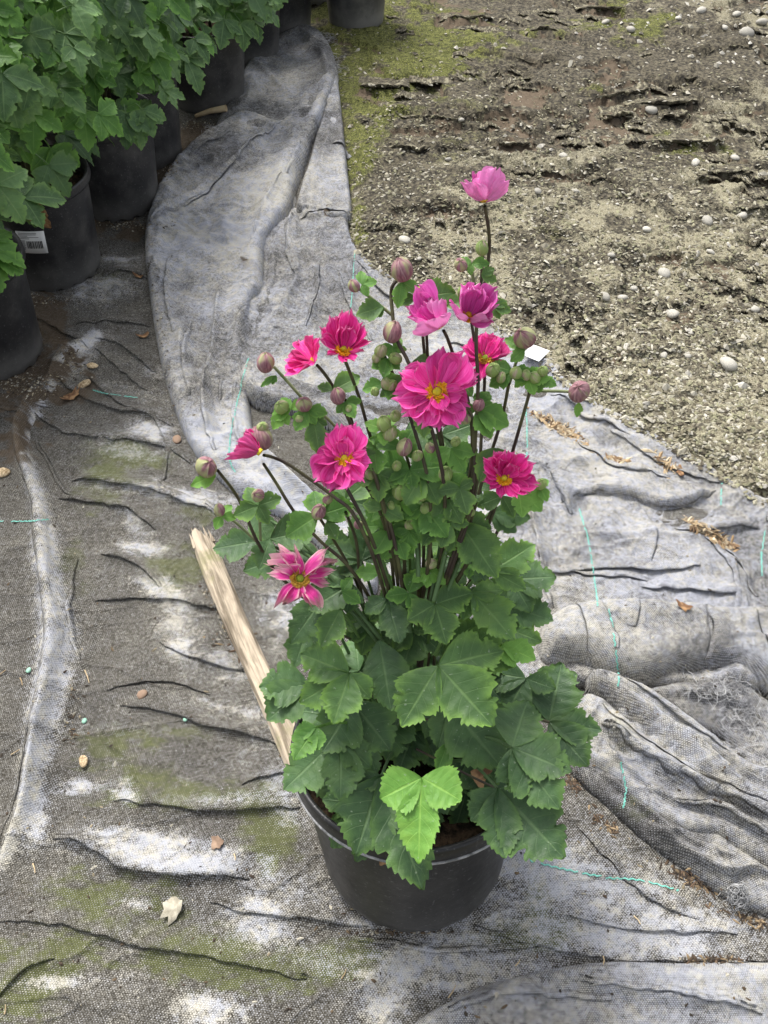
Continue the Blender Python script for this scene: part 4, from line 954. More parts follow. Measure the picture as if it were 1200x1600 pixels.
# ------------------------------------------------------------------ leaves
def leaflet(J, tip, wv, n, wr=.36, lobe=.4, teeth=9, droop=.12, fold=.18, seed=0, nu=30, ns=4, curl=0.0):
    """J base point, tip point, wv unit side vector, n unit normal; returns V, quads, uv"""
    r_ = random.Random(seed); d = tip - J; Ln = d.length; V = []; UVs = []; F = []
    us = [i / nu for i in range(nu + 1)]; lob = r_.uniform(.58, .68); asy = r_.uniform(-.12, .12); ph = r_.random() * 6
    for i, u in enumerate(us):
        base = 0 if not 0 < u < 1 else (math.sin(math.pi / 2 * u / .50) ** .82 if u < .50 else 1 - ((u - .50) / .50) ** 1.75)
        for j in range(-ns, ns + 1):
            s = j / ns; sg = 1 if s >= 0 else -1; a = abs(s)
            w_ = base * wr * 1.10 * Ln * (1 + asy * sg)
            lc = lob + sg * .03
            w_ *= 1 - lobe * .95 * math.exp(-((u - lc) / .038) ** 2) * a ** .7
            w_ *= 1 - .25 * lobe * sst_(lc, lc + .12, u) 
            tt = (u * teeth + (.3 if sg > 0 else 0)) % 1
            w_ *= 1 - .15 * (1 - tt) * (a > .99)
            x = u + .055 * a * a * math.sin(math.pi * u) + .04 * (tt - .5) * (a > .99) * (u > .08)
            p = J + d * (x / (1.0)) + wv * (sg * a * w_)
            up = fold * w_ * (a ** 1.2) + .03 * Ln * math.sin(u * 7 + ph + s * 1.5) * a - droop * Ln * u * u - curl * Ln * a * a * base
            up += .012 * Ln * math.cos(u * 6 * 2 * math.pi) * a * (1 - a) * 2
            V.append(p + n * up); UVs.append((u, .5 + s / 2))
    k = 2 * ns + 1
    for i in range(nu):
        for j in range(2 * ns): F.append(((i + 1) * k + j, (i + 1) * k + j + 1, i * k + j + 1, i * k + j))
    return V, F, UVs
def sst_(a, b, x):
    t = min(1, max(0, (x - a) / (b - a))); return t * t * (3 - 2 * t)
def leaf_mesh(parts, name='leaf', petiole=None):
    V = []; F = []; U = []
    for v, f, u in parts:
        o = len(V); V += v; U += u; F += [tuple(i + o for i in q) for q in f]
    if petiole:
        v, f = petiole; o = len(V); V += v; U += [(0, .5)] * len(v); F += [tuple(i + o for i in q) for q in f]
    return np_mesh(name, np.array([tuple(v) for v in V]), np.array(F), True, np.array(U))

# generic leaves for the far plants and fillers (local: +Y outwards, +Z normal)
def generic_leaf(seed, nu=27, ns=3, big=True):
    r_ = random.Random(seed); parts = []; J = Vector((0, 0, 0)); n = Vector((0, 0, 1))
    for a, l, w_ in ((0, 1, .36), (r_.uniform(58, 80), .85, .36), (-r_.uniform(58, 80), .85, .36)):
        a += r_.uniform(-6, 6); d = Vector((math.sin(R(a)), math.cos(R(a)), r_.uniform(-.1, .12))); l *= r_.uniform(.9, 1.1)
        wv = Vector((math.cos(R(a)), -math.sin(R(a)), r_.uniform(-.15, .15)))
        parts.append(leaflet(J, d * l, wv, n, w_ * r_.uniform(.9, 1.15), .5, 9, r_.uniform(.1, .35), r_.uniform(.05, .3), seed * 7 + int(a), nu, ns))
    pet = tube([(0, 0, 0), (0, -.15, -.06), (0, -.4, -.25)], .012, .016, 4)
    return leaf_mesh(parts, 'leaf', pet)
GL = {}
def gl(mat):
    if mat not in GL:
        GL[mat] = []
        for i in range(7):
            me = generic_leaf(i + 1); me.materials.append(MAT[mat]); GL[mat].append(me)
    return GL[mat]
def put_leaf(parent, pos, out, nrm, size, mat, r_):
    me = r_.choice(gl(mat)); o = bpy.data.objects.new('leaf', me); COL.objects.link(o)
    z = nrm.normalized(); y = (out - z * out.dot(z)).normalized(); x = y.cross(z)
    m = Matrix((x, y, z)).transposed().to_4x4(); m.translation = pos - Vector(parent.location)
    o.matrix_basis = m @ Matrix.Diagonal((size, size, size, 1)); o.parent = parent
    return o
def put_leaf_tilted(parent, *a): return put_leaf(parent, *a)

PM_BG = pot_meshes(.30, .228, .25, '')
for me, m in zip(PM_BG, ('pot_bg', 'pot_bg', 'pot_bg', 'compost')): me.materials.append(MAT[m])
rough_compost(PM_BG[3])
PM_GR = [m.copy() for m in PM_BG]
for me in PM_GR[:3]: me.materials.clear(); me.materials.append(MAT['pot_grey'])
STEM_ME = []
for i in range(4):
    r_ = random.Random(i + 90); a = Vector((0, 0, 0)); pts = [a]
    for k in range(1, 7): pts.append(Vector((r_.uniform(-.02, .02) + .1 * k / 6 * r_.uniform(.3, 1), r_.uniform(-.02, .02), k / 6)))
    me = mesh_py('stem', *tube(pts, .006, .003, 6)); me.materials.append(MAT['stem']); STEM_ME.append(me)
def bg_plant(cx, ybase, label, nleaf=120, grey=False, hgt=.62, rad=.26, seed=0, light=.2, cone=None, rot=0):
    """pot whose base front edge shows at ybase"""
    f = g(cx, ybase); c = Vector((f.x * 1.0, f.y + .114, .004)); c.x = (cx - 600) / FPX * ((c.y) * CP + CH * SP)
    t = empty('potted_plant', tuple(c)); tag(t, label, 'potted plant', 'potted plants standing in rows at the upper left')
    t.rotation_euler = (0, 0, 0)
    r_ = random.Random(seed + 500)
    for me, nm in zip(PM_GR if grey else PM_BG, ('pot', 'rim', 'rim_edge', 'compost')):
        if nm == 'rim_edge': continue
        o = bpy.data.objects.new(nm, me); COL.objects.link(o); o.parent = t; o.rotation_euler = (0, 0, seed)
    for i in range(6):
        o = bpy.data.objects.new('stem', STEM_ME[i % 4]); COL.objects.link(o); o.parent = t
        o.location = (r_.uniform(-.06, .06), r_.uniform(-.06, .06), .2); o.scale = (1, 1, hgt * r_.uniform(.7, 1.0)); o.rotation_euler = (r_.uniform(-.15, .15), r_.uniform(-.15, .15), r_.random() * 6)
    cam_dir = (Vector((0, 0, CH)) - c).normalized(); cam_dir.z = 0; cam_dir.normalize()
    for i in range(int(nleaf * 1.2)):
        zf = r_.random(); z = .27 + hgt * zf
        a = r_.random() * 6.283; q = r_.uniform(.45, 1.0)
        rr = rad * (1.0 - .35 * zf ** 2) * q
        out = Vector((math.cos(a), math.sin(a), 0))
        if out.dot(cam_dir) < -.35 and r_.random() < .6: out = -out
        pos = c + out * rr + Vector((0, 0, z))
        nrm = (out * r_.uniform(.25, .9) + Vector((0, 0, 1)) * r_.uniform(.5, 1) + cam_dir * .25 + Vector((r_.uniform(-.3, .3), r_.uniform(-.3, .3), 0)))
        sz = r_.uniform(.046, .086) * (1.1 - .25 * zf)
        q0 = proj(pos + out * sz * .6)
        if any(inside(np.array([q0[0]]), np.array([q0[1]]), BARE_) for BARE_ in BAREP): continue
        put_leaf(t, pos, out + Vector((r_.uniform(-.6, .6), r_.uniform(-.6, .6), -.3)), nrm, sz, 'leaf_light' if r_.random() < light * (.3 + zf) else ('leaf_bg' if r_.random() < .8 else 'leaf_dark'), r_)
    return t, c
def proj(p):
    v = p - Vector((0, 0, CH)); d = v.y * CP - v.z * SP; u = v.y * SP + v.z * CP
    return 600 + FPX * v.x / d, 800 - FPX * u / d
BAREP = [np.array(q, float) for q in ([(52,312),(138,300),(165,470),(20,470)], [(162,212),(238,200),(250,360),(150,345)], [(238,170),(270,160),(290,290),(240,280)], [(278,108),(385,78),(520,60),(520,220),(275,190)], [(455,30),(700,-80),(700,120),(455,120)])]
BGP = [
    (-12, 608, 'leafy green plant in a black pot at the left edge, lowest of the row', 90, False, .42, .20),
    (88, 460, 'leafy green plant in the black pot with the white barcode label', 170, False, .62, .25),
    (186, 350, 'leafy green plant in a black pot, next up the row behind the barcoded one', 170, False, .62, .25),
    (226, 276, 'leafy green plant in a black pot mostly hidden behind the third pot', 110, False, .62, .25),
    (330, 184, 'leafy green plant in a black pot directly left of the fabric\'s top end', 150, False, .55, .25),
    (388, 108, 'leafy green plant in a black pot standing behind the fabric\'s frayed top end', 120, False, .5, .25),
    (440, 62, 'leafy green plant in a black pot at the top edge, right end of the row', 90, False, .42, .23),
    (60, 250, 'leafy green plant behind the barcoded pot, its own pot hidden', 130, False, .66, .25),
    (160, 130, 'leafy green plant at the top left behind the row, its pot hidden', 130, False, .62, .25),
    (-70, 380, 'leafy green plant cut by the left edge, behind the lowest pot', 120, False, .6, .25),
    (-50, 170, 'leafy green plant in the far top left corner', 100, False, .6, .25),
    (290, 60, 'leafy green plant at the top edge behind the pot beside the fabric', 110, False, .55, .25),
]
TP = []
for i, b in enumerate(BGP): TP.append(bg_plant(b[0], b[1], b[2], b[3], b[4], b[5], b[6], i, light=.65 if i in (1, 7, 9, 10) else .35))
# the empty looking grey pots at the top edge
for i, (cx, yb, lb) in enumerate([(557, 55, 'greyish dusty plastic pot standing alone on the mossy soil at the top edge'), (492, 14, 'dark pot barely in view at the top edge behind the fabric end')]):
    f = g(cx, yb); c = Vector((0, f.y + .114, .008)); c.x = (cx - 600) / FPX * (c.y * CP + CH * SP)
    t = empty('plant_pot', tuple(c)); tag(t, lb, 'plant pot')
    for me, nm in zip(PM_GR, ('pot_body', 'rim', 'rim_edge', 'compost')):
        if nm != 'rim_edge':
            o = bpy.data.objects.new(nm, me); COL.objects.link(o); o.parent = t; o.scale = (.93, .93, 1.05)
    # a few shoots
    r_ = random.Random(i)
    for k in range(26):
        a = r_.random() * 6.28; out = Vector((math.cos(a), math.sin(a), 0))
        put_leaf(t, c + out * r_.uniform(.02, .12) + Vector((0, 0, .28 + r_.random() * .25)), out, out * .4 + Vector((0, 0, 1)), .06, 'leaf_bg', r_)

# barcode label on the second pot
t, c = TP[1]
dirx = (Vector((0, 0, CH)) - c); dirx.z = 0; dirx.normalize()
av = math.atan2(dirx.y, dirx.x) - R(8); rad = .1385; W_, H_ = .062, .060; zc = .150
def on_pot(u, v, off=.0):
    # u,v in metres on the label, rotated a little
    ca, sa = math.cos(R(-8)), math.sin(R(-8)); uu, vv = u * ca - v * sa, u * sa + v * ca
    z = zc + vv; r = .114 + (.144 - .114) * z / .25 + .004 + off; a = av - .10 + uu / r
    return Vector((r * math.cos(a), r * math.sin(a), z))
def label_patch(u0, u1, v0, v1, off, nu=6, nv=2):
    V = []; F = []
    for j in range(nv + 1):
        for i in range(nu + 1): V.append(on_pot(u0 + (u1 - u0) * i / nu, v0 + (v1 - v0) * j / nv, off))
    for j in range(nv):
        for i in range(nu): q = j * (nu + 1) + i; F.append((q, q + 1, q + nu + 2, q + nu + 1))
    return V, F
o = bpy.data.objects.new('barcode_label', mesh_py('barcode_label', *label_patch(-W_ / 2, W_ / 2, -H_ / 2, H_ / 2, 0))); COL.objects.link(o); o.parent = t; o.data.materials.append(MAT['white']); sm_ = o.modifiers.new('s', 'SOLIDIFY'); sm_.thickness = .0006; sm_.offset = -1
parts = []; x = -.012; r_ = random.Random(3)
while x < .022:
    w_ = r_.choice((.0008, .0014, .0022)); parts.append(label_patch(x, x + w_, -.016, .004, .0006, 1, 1)); x += w_ + r_.choice((.0008, .0014))
for k in range(5):
    parts.append(label_patch(-.026, -.026 + r_.uniform(.018, .044), .010 + k * .0036, .0112 + k * .0036, .0006, 3, 1))
for k in range(9): parts.append(label_patch(-.026 + 0, -.018 + r_.uniform(0, .004), -.020 + k * .003, -.0188 + k * .003, .0006, 1, 1))
b_ = bpy.data.objects.new('print', mesh_py('print', *join(parts))); COL.objects.link(b_); b_.parent = o; b_.data.materials.append(MAT['ink'])

# dry leaf hanging on the second plant
def tri_dry(px, py, s, y, parent, seed=1):
    J = at_y(px, py, y); k = s * (J - Vector((0, 0, CH))).length / FPX
    v, f, u = leaflet(J, J + Vector((.25 * k, -.1 * k, -k)), Vector((1, 0, .1)), Vector((0, -1, .4)).normalized(), .35, .5, 6, .2, .9, seed, 18, 3)
    me = leaf_mesh([(v, f, u)]); me.materials.append(MAT['dry_leaf']); me.transform(Matrix.Translation(-Vector(parent.location)))
    o = bpy.data.objects.new('leaf', me); COL.objects.link(o); o.parent = parent; o['label'] = 'dry orange brown leaf'
tri_dry(42, 300, 52, c.y - .17, t, 4)

# plant tag on the soil
h, n = hit(836, 556); dep = (h - Vector((0, 0, CH))).length; k = dep / FPX
tg = empty('plant_tag', tuple(h)); tag(tg, 'small white plastic plant tag lying on the soil behind the buds', 'plant tag')
Vt = [Vector((x * k * 21, y * k * 16 / .75, .010 + .003 * x)) for x, y in ((-1, -.1), (.1, -1), (1, .05), (-.1, .9))]
Vt += [v - Vector((0, 0, .0012)) for v in Vt]
o = bpy.data.objects.new('tag_plate', mesh_py('tag_plate', Vt, [(0, 1, 2, 3), (7, 6, 5, 4), (0, 4, 5, 1), (1, 5, 6, 2), (2, 6, 7, 3), (3, 7, 4, 0)], False)); COL.objects.link(o); o.parent = tg; o.data.materials.append(MAT['white'])
parts = []
for j in range(4):
    a = Vt[0].lerp(Vt[3], .2 + j * .18); b = Vt[1].lerp(Vt[2], .2 + j * .18); q0, q1 = a.lerp(b, .15), a.lerp(b, .55 + .3 * rnd.random()); dn = (Vt[3] - Vt[0]).normalized() * .0006
    parts.append(([q0 + Vector((0, 0, .0004)), q1 + Vector((0, 0, .0004)), q1 + dn + Vector((0, 0, .0004)), q0 + dn + Vector((0, 0, .0004))], [(0, 1, 2, 3)]))
b_ = bpy.data.objects.new('print', mesh_py('print', *join(parts), False)); COL.objects.link(b_); b_.parent = o; b_.data.materials.append(MAT['tag_ink'])
# dry pod stick near the far pots
h0, h1 = hit(306, 184)[0], hit(354, 174)[0]
tag(link('dry_stalk', mesh_py('dry_stalk', *tube([h0 + Vector((0, 0, .006)), (h0 + h1) / 2 + Vector((0, 0, .012)), h1 + Vector((0, 0, .01))], .006, .011, 7)), None, MAT['straw']), 'pale dry stalk lying on the ground at the foot of a black pot', 'dry stalk')

# ------------------------------------------------------------------ the potted anemone
PY = .43; PX = (647 - 600) / FPX * (PY * CP + (CH - .228) * SP)
base_c = Vector((PX + .004, PY - .056, .004)); rim_c = Vector((PX, PY, .232))
PL = empty('potted_anemone', tuple(base_c)); tag(PL, 'flowering pink anemone in a round black pot, largest plant in front', 'potted plant')
axis = (rim_c - base_c).normalized(); q = Vector((0, 0, 1)).rotation_difference(axis).to_matrix().to_4x4()
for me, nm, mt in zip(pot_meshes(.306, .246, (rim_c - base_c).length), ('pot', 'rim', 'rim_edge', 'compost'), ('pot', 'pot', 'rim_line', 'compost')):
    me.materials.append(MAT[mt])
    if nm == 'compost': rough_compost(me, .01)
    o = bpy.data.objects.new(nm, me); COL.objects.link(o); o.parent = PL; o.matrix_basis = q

def yenv(py):
    xs = [300, 500, 700, 900, 1070, 1200, 1350, 1450]; ys = [.62, .575, .525, .48, .42, .355, .295, .27]
    return float(np.interp(py, xs, ys))
def P3(px, py, dy=0.0): return at_y(px, py, yenv(py) + dy)
def child(name, me, mat=None, label=None):
    me.transform(Matrix.Translation(-base_c)); o = bpy.data.objects.new(name, me); COL.objects.link(o); o.parent = PL
    if mat: me.materials.append(MAT[mat])
    if label: o['label'] = label
    return o
CAMP = Vector((0, 0, CH))
def hero_leaf(jx, jy, lfs, mat='leaf_mid', dy=0.0, up=.55, side=(0, 0), seed=None, lobe=.4, droop=.07, anchor=None, pet=True):
    """junction in view, leaflets as (angle, length, width) as seen from the front"""
    seed = seed if seed is not None else int(jx * 3 + jy * 7); r_ = random.Random(seed)
    J = P3(jx, jy, dy); tc = (CAMP - J).normalized()
    n = (tc * .8 + Vector((0, 0, 1)) * up + Vector((side[0] + r_.uniform(-.15, .15), side[1] + r_.uniform(-.12, .12), 0))).normalized()
    parts = []
    for (a, l, *w_) in lfs:
        w_ = w_[0] if w_ else .38
        tx, ty = jx + l * math.cos(R(a)), jy + l * math.sin(R(a)); d = (P3(tx, ty) - P3(tx, ty) + ray(tx, ty))
        nn = (n + Vector((r_.uniform(-.12, .12), r_.uniform(-.12, .12), r_.uniform(-.08, .08)))).normalized()
        t = (J - CAMP).dot(nn) / d.dot(nn); tip = CAMP + d * t
        dl = tip - J; wv = nn.cross(dl).normalized()
        big = l > 60
        parts.append(leaflet(J, tip, wv, nn, w_, lobe * r_.uniform(.8, 1.2), (14 if l > 90 else 12) if big else 7, droop * r_.uniform(.5, 1.5), r_.uniform(.08, .32), seed * 3 + int(a), 42 if big else 21, 4 if big else 3))
    pt = None
    if pet:
        b = anchor or Vector((PX + (J.x - PX) * .25, PY + (J.y - PY) * .25, .21 if J.z < .5 else J.z - .10))
        if J.z < b.z + .02: b.z = J.z - .0 if J.z > .22 else .215
        m_ = (J + b) / 2 + Vector((0, .01, .02)); pts = [J - n * .001, J.lerp(m_, .5) + Vector((0, .004, .004)), m_, b]
        pt = tube([tuple(p) for p in catmull([tuple(x) for x in pts], 3)], .0016, .0024, 5)
    o = child('leaf', leaf_mesh(parts, 'leaf', pt), mat); return o

BIG = [
    (685, 1040, [(122, 112, .36), (48, 128, .38), (-14, 108, .36)], 'leaf_mid', -.03),
    (546, 1052, [(202, 84, .42), (150, 92, .36), (108, 84, .40), (50, 52, .40)], 'leaf_mid', -.02),
    (592, 1000, [(80, 112, .34)], 'leaf_dark', .0),
    (552, 1098, [(122, 92, .44), (52, 95, .46)], 'leaf_dark', .01),
    (482, 1070, [(178, 78, .48), (140, 86, .45)], 'leaf_dark', .03),
    (494, 1136, [(168, 36, .4), (125, 62, .36), (85, 36, .4)], 'leaf_light', -.02),
    (508, 1172, [(137, 90, .42)], 'leaf_dark', -.0),
    (532, 1155, [(90, 98, .36), (42, 66, .42)], 'leaf_dark', .0),
    (596, 1212, [(108, 132, .40), (70, 190, .28), (160, 40, .4)], 'leaf_dark', -.005),
    (659, 1215, [(153, 74, .50), (93, 136, .27), (30, 72, .50)], 'leaf_lime', -.035),
    (800, 1168, [(-72, 80, .52), (22, 100, .40), (78, 82, .42), (52, 122, .40)], 'leaf_dark', -.02),
    (858, 1128, [(-78, 96, .46), (8, 84, .36), (48, 92, .42), (-128, 64, .40)], 'leaf_dark', .03),
    (777, 1232, [(128, 66, .46), (84, 110, .34), (46, 152, .40)], 'leaf_dark', -.02),
    (702, 1102, [(50, 128, .46), (105, 70, .40)], 'leaf_dark', .01),
    (680, 944, [(150, 50, .48), (74, 66, .44), (-18, 62, .46)], 'leaf_mid', -.01),
    (737, 925, [(48, 100, .34), (108, 46, .40), (-5, 50, .4)], 'leaf_mid', -.0),
    (718, 815, [(56, 106, .32), (112, 52, .34), (12, 52, .38)], 'leaf_mid', -.0),
    (768, 892, [(-32, 82, .34), (28, 62, .32)], 'leaf_mid', .0),
    (800, 905, [(-4, 70, .46), (60, 60, .4)], 'leaf_dark', .02),
    (785, 945, [(16, 84, .38), (70, 50, .4)], 'leaf_dark', .015),
    (768, 800, [(8, 62, .36), (40, 50, .36)], 'leaf_dark', .01),
    (742, 752, [(110, 44, .5), (20, 30, .5), (165, 30, .5)], 'leaf_dark', .01),
    (605, 936, [(150, 42, .42), (74, 72, .34), (28, 50, .40)], 'leaf_dark', .0),
    (550, 912, [(150, 80, .40), (100, 46, .42), (205, 50, .4)], 'leaf_dark', .01),
    (512, 925, [(126, 100, .32), (80, 50, .38)], 'leaf_dark', .01),
    (532, 952, [(118, 66, .36)], 'leaf_mid', -.01),
    (565, 876, [(-74, 92, .36), (-38, 62, .42), (206, 58, .42), (150, 40, .4)], 'leaf_dark', .02),
    (705, 1000, [(22, 108, .40), (-30, 60, .42), (60, 60, .4)], 'leaf_mid', .0),
    (784, 1008, [(22, 58, .36), (60, 40, .36)], 'leaf_lime', -.01),
    (402, 846, [(172, 72, .38)], 'leaf_dark', .02),
    (422, 842, [(-12, 74, .42), (110, 50, .4)], 'leaf_dark', .02),
    (445, 868, [(160, 70, .36), (40, 60, .4)], 'leaf_dark', .04),
    (395, 800, [(60, 55, .4)], 'leaf_dark', .05),
    (620, 1100, [(100, 90, .42), (40, 60, .42), (160, 60, .42)], 'leaf_dark', .03),
    (650, 1130, [(60, 80, .42), (110, 80, .42)], 'leaf_dark', .03),
    (740, 1180, [(120, 70, .42), (80, 80, .4), (30, 60, .42)], 'leaf_dark', .03),
    (700, 1160, [(110, 50, .3)], 'leaf_light', .0),
    (822, 1060, [(-170, 70, .4), (120, 70, .42), (20, 50, .4)], 'leaf_dark', .04),
    (770, 1075, [(60, 80, .44), (10, 60, .42), (150, 60, .4)], 'leaf_dark', .05),
    (600, 1050, [(60, 60, .4), (110, 70, .42), (0, 50, .4)], 'leaf_dark', .05),
    (660, 900, [(-150, 50, .4), (-30, 50, .42), (90, 50, .4)], 'leaf_dark', .03),
    (700, 870, [(20, 60, .42), (120, 50, .42)], 'leaf_dark', .04),
    (500, 870, [(-20, 70, .40), (190, 50, .4), (80, 60, .4)], 'leaf_dark', .03),
    (540, 780, [(-120, 40, .4), (-40, 50, .42), (170, 40, .4)], 'leaf_mid', .02),
    (690, 680, [(-20, 60, .4), (60, 70, .42), (140, 60, .4)], 'leaf_dark', .05),
    (640, 660, [(-30, 50, .42), (60, 50, .42)], 'leaf_dark', .05),
    (800, 985, [(-60, 60, .4), (20, 50, .4), (100, 50, .4)], 'leaf_mid', .03),
    (850, 1080, [(-30, 60, .4), (-90, 40, .42)], 'leaf_dark', .05),
    (480, 985, [(110, 60, .4), (60, 60, .4)], 'leaf_dark', .03),
    (575, 965, [(170, 50, .4), (100, 60, .4)], 'leaf_mid', .02),
    (650, 985, [(170, 60, .4), (110, 60, .42), (40, 60, .4)], 'leaf_dark', .02),
]
BIG += [(720, 730, [(30, 50, .42), (100, 50, .42), (-60, 44, .4)], 'leaf_dark', .04), (600, 800, [(-60, 52, .4), (200, 52, .42), (60, 60, .4)], 'leaf_dark', .04), (640, 860, [(-10, 54, .42), (-100, 44, .42), (170, 44, .42)], 'leaf_mid', .03)]
mr_ = random.Random(31)
for i in range(32):
    y_ = mr_.uniform(690, 985); w0 = 75 + (y_ - 690) * .16; x_ = 652 + mr_.uniform(-1, 1) * w0; a_ = mr_.uniform(0, 360)
    BIG.append((x_, y_, [(a_ % 360, mr_.uniform(28, 46), .40), ((a_ + mr_.uniform(85, 130)) % 360, mr_.uniform(24, 42), .40), ((a_ + mr_.uniform(210, 260)) % 360, mr_.uniform(22, 38), .40)], mr_.choice(['leaf_mid', 'leaf_mid', 'leaf_light', 'leaf_light', 'leaf_dark']), mr_.uniform(-.015, .02)))
for b in BIG:
    hero_leaf(*b[:3], mat=b[3], dy=b[4], lobe=.42 if b[3] != 'leaf_lime' else .18, pet=b[:2] != (659, 1215) and isinstance(b[1], int))
# lower dark fillers inside the crown
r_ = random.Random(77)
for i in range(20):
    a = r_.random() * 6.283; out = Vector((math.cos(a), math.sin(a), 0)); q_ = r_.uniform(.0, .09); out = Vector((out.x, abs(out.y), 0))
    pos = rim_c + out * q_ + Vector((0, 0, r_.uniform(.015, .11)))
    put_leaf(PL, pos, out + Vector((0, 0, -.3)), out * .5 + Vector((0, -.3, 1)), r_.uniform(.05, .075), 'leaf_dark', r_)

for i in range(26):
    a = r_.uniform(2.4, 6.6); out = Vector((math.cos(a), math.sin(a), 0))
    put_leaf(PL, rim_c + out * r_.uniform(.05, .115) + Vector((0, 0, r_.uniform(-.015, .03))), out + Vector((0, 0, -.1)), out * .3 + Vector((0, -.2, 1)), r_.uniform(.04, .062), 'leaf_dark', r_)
# small bracts under the buds: centre, leaflet list, colour
BR = [
    (565,445,[(-90,22),(-20,24),(60,18)],'leaf_light'), (628,440,[(100,38,.3),(30,26)],'leaf_light'), (600,480,[(170,42,.42),(140,20)],'leaf_mid'),
    (650,465,[(-10,60,.38),(170,30)],'leaf_mid'), (737,412,[(-5,26),(200,22),(100,16)],'leaf_light'), (752,430,[(20,24),(-30,22)],'leaf_mid'), (772,480,[(10,26),(-30,22),(60,18)],'leaf_mid'),
    (820,545,[(210,34,.3),(140,26)],'leaf_light'), (800,580,[(150,40),(40,24),(0,30),(200,34)],'leaf_light'), (825,590,[(0,32),(70,26),(150,24),(-40,24)],'leaf_lime'), (845,592,[(20,24),(100,20)],'leaf_light'),
    (613,540,[(90,24),(160,20)],'leaf_light'), (605,560,[(150,26),(40,24),(100,26)],'leaf_light'), (640,590,[(150,50,.3),(10,36,.3)],'leaf_mid'), (600,600,[(170,34),(40,34),(-40,24)],'leaf_light'),
    (455,640,[(-130,24),(160,34),(-30,24)],'leaf_lime'), (440,645,[(120,26),(60,20)],'leaf_lime'), (480,640,[(120,34),(10,30),(60,24)],'leaf_light'), (490,655,[(80,50,.32),(20,22)],'leaf_mid'), (540,628,[(-10,24),(60,26),(130,20)],'leaf_light'),
    (520,610,[(-30,46,.36),(200,24)],'leaf_mid'), (432,587,[(150,28,.2),(120,14)],'leaf_light'), (338,742,[(160,40,.3)],'leaf_lime'), (404,790,[(160,40,.4),(-120,34),(-20,36),(60,30)],'leaf_mid'),
    (347,806,[(120,22),(-50,22),(10,20)],'leaf_lime'), (497,806,[(150,56,.42),(-100,40,.42),(-20,56,.40)],'leaf_light'), (510,815,[(-30,30,.4),(60,30,.4)],'leaf_mid'),
    (628,700,[(-60,34,.4),(200,50,.3),(20,30)],'leaf_light'), (600,670,[(200,30),(-60,26),(90,24),(20,26)],'leaf_lime'), (640,735,[(-10,66,.42),(150,34),(190,64,.42),(80,30)],'leaf_light'),
    (625,785,[(150,30,.3),(20,34)],'leaf_lime'), (660,790,[(-60,26),(50,56,.42),(150,34),(100,40)],'leaf_light'), (665,775,[(190,24),(-110,20)],'leaf_lime'), (696,745,[(-100,38,.4),(30,40,.42),(130,34,.36),(80,24)],'leaf_light'),
    (745,640,[(-60,34,.42),(20,52,.44),(60,44),(180,32,.36)],'leaf_light'), (738,620,[(-120,24),(10,24)],'leaf_light'), (810,765,[(40,46,.42),(80,40,.4),(-10,30)],'leaf_lime'), (843,760,[(60,24),(-40,18)],'leaf_lime'),
    (672,890,[(100,26),(150,30),(40,30),(-30,26)],'leaf_lime'), (535,925,[(30,30),(-60,26)],'leaf_light'), (905,628,[(100,22,.3)],'leaf_lime'), (785,775,[(160,40),(60,34)],'leaf_mid'), (590,740,[(170,40,.4),(20,40,.4),(90,40,.4)],'leaf_mid'),
    (705,700,[(150,36),(60,40),(10,36)],'leaf_light'), (660,740,[(60,50,.4),(120,50,.4)],'leaf_mid'), (616,545,[(-60,20),(0,18)],'leaf_lime'), (676,565,[(120,44,.3)],'leaf_mid'), (700,780,[(60,40,.4),(120,40,.4)],'leaf_mid'), (640,830,[(20,36),(100,36),(160,30)],'leaf_light'),
    (570,700,[(60,34,.4),(120,34)],'leaf_mid'), (662,640,[(90,40,.36),(30,30)],'leaf_mid'), (728,470,[(170,30,.36)],'leaf_mid'), (775,700,[(120,50,.4),(60,30)],'leaf_mid'), (650,560,[(10,22),(90,22)],'leaf_mid')]
for b in BR:
    hero_leaf(b[0], b[1], [(x[0], x[1] * 1.08, x[2] if len(x) > 2 else .38) for x in b[2]], mat=b[3], dy=-.004, up=.5, lobe=.38, droop=.2, pet=False)

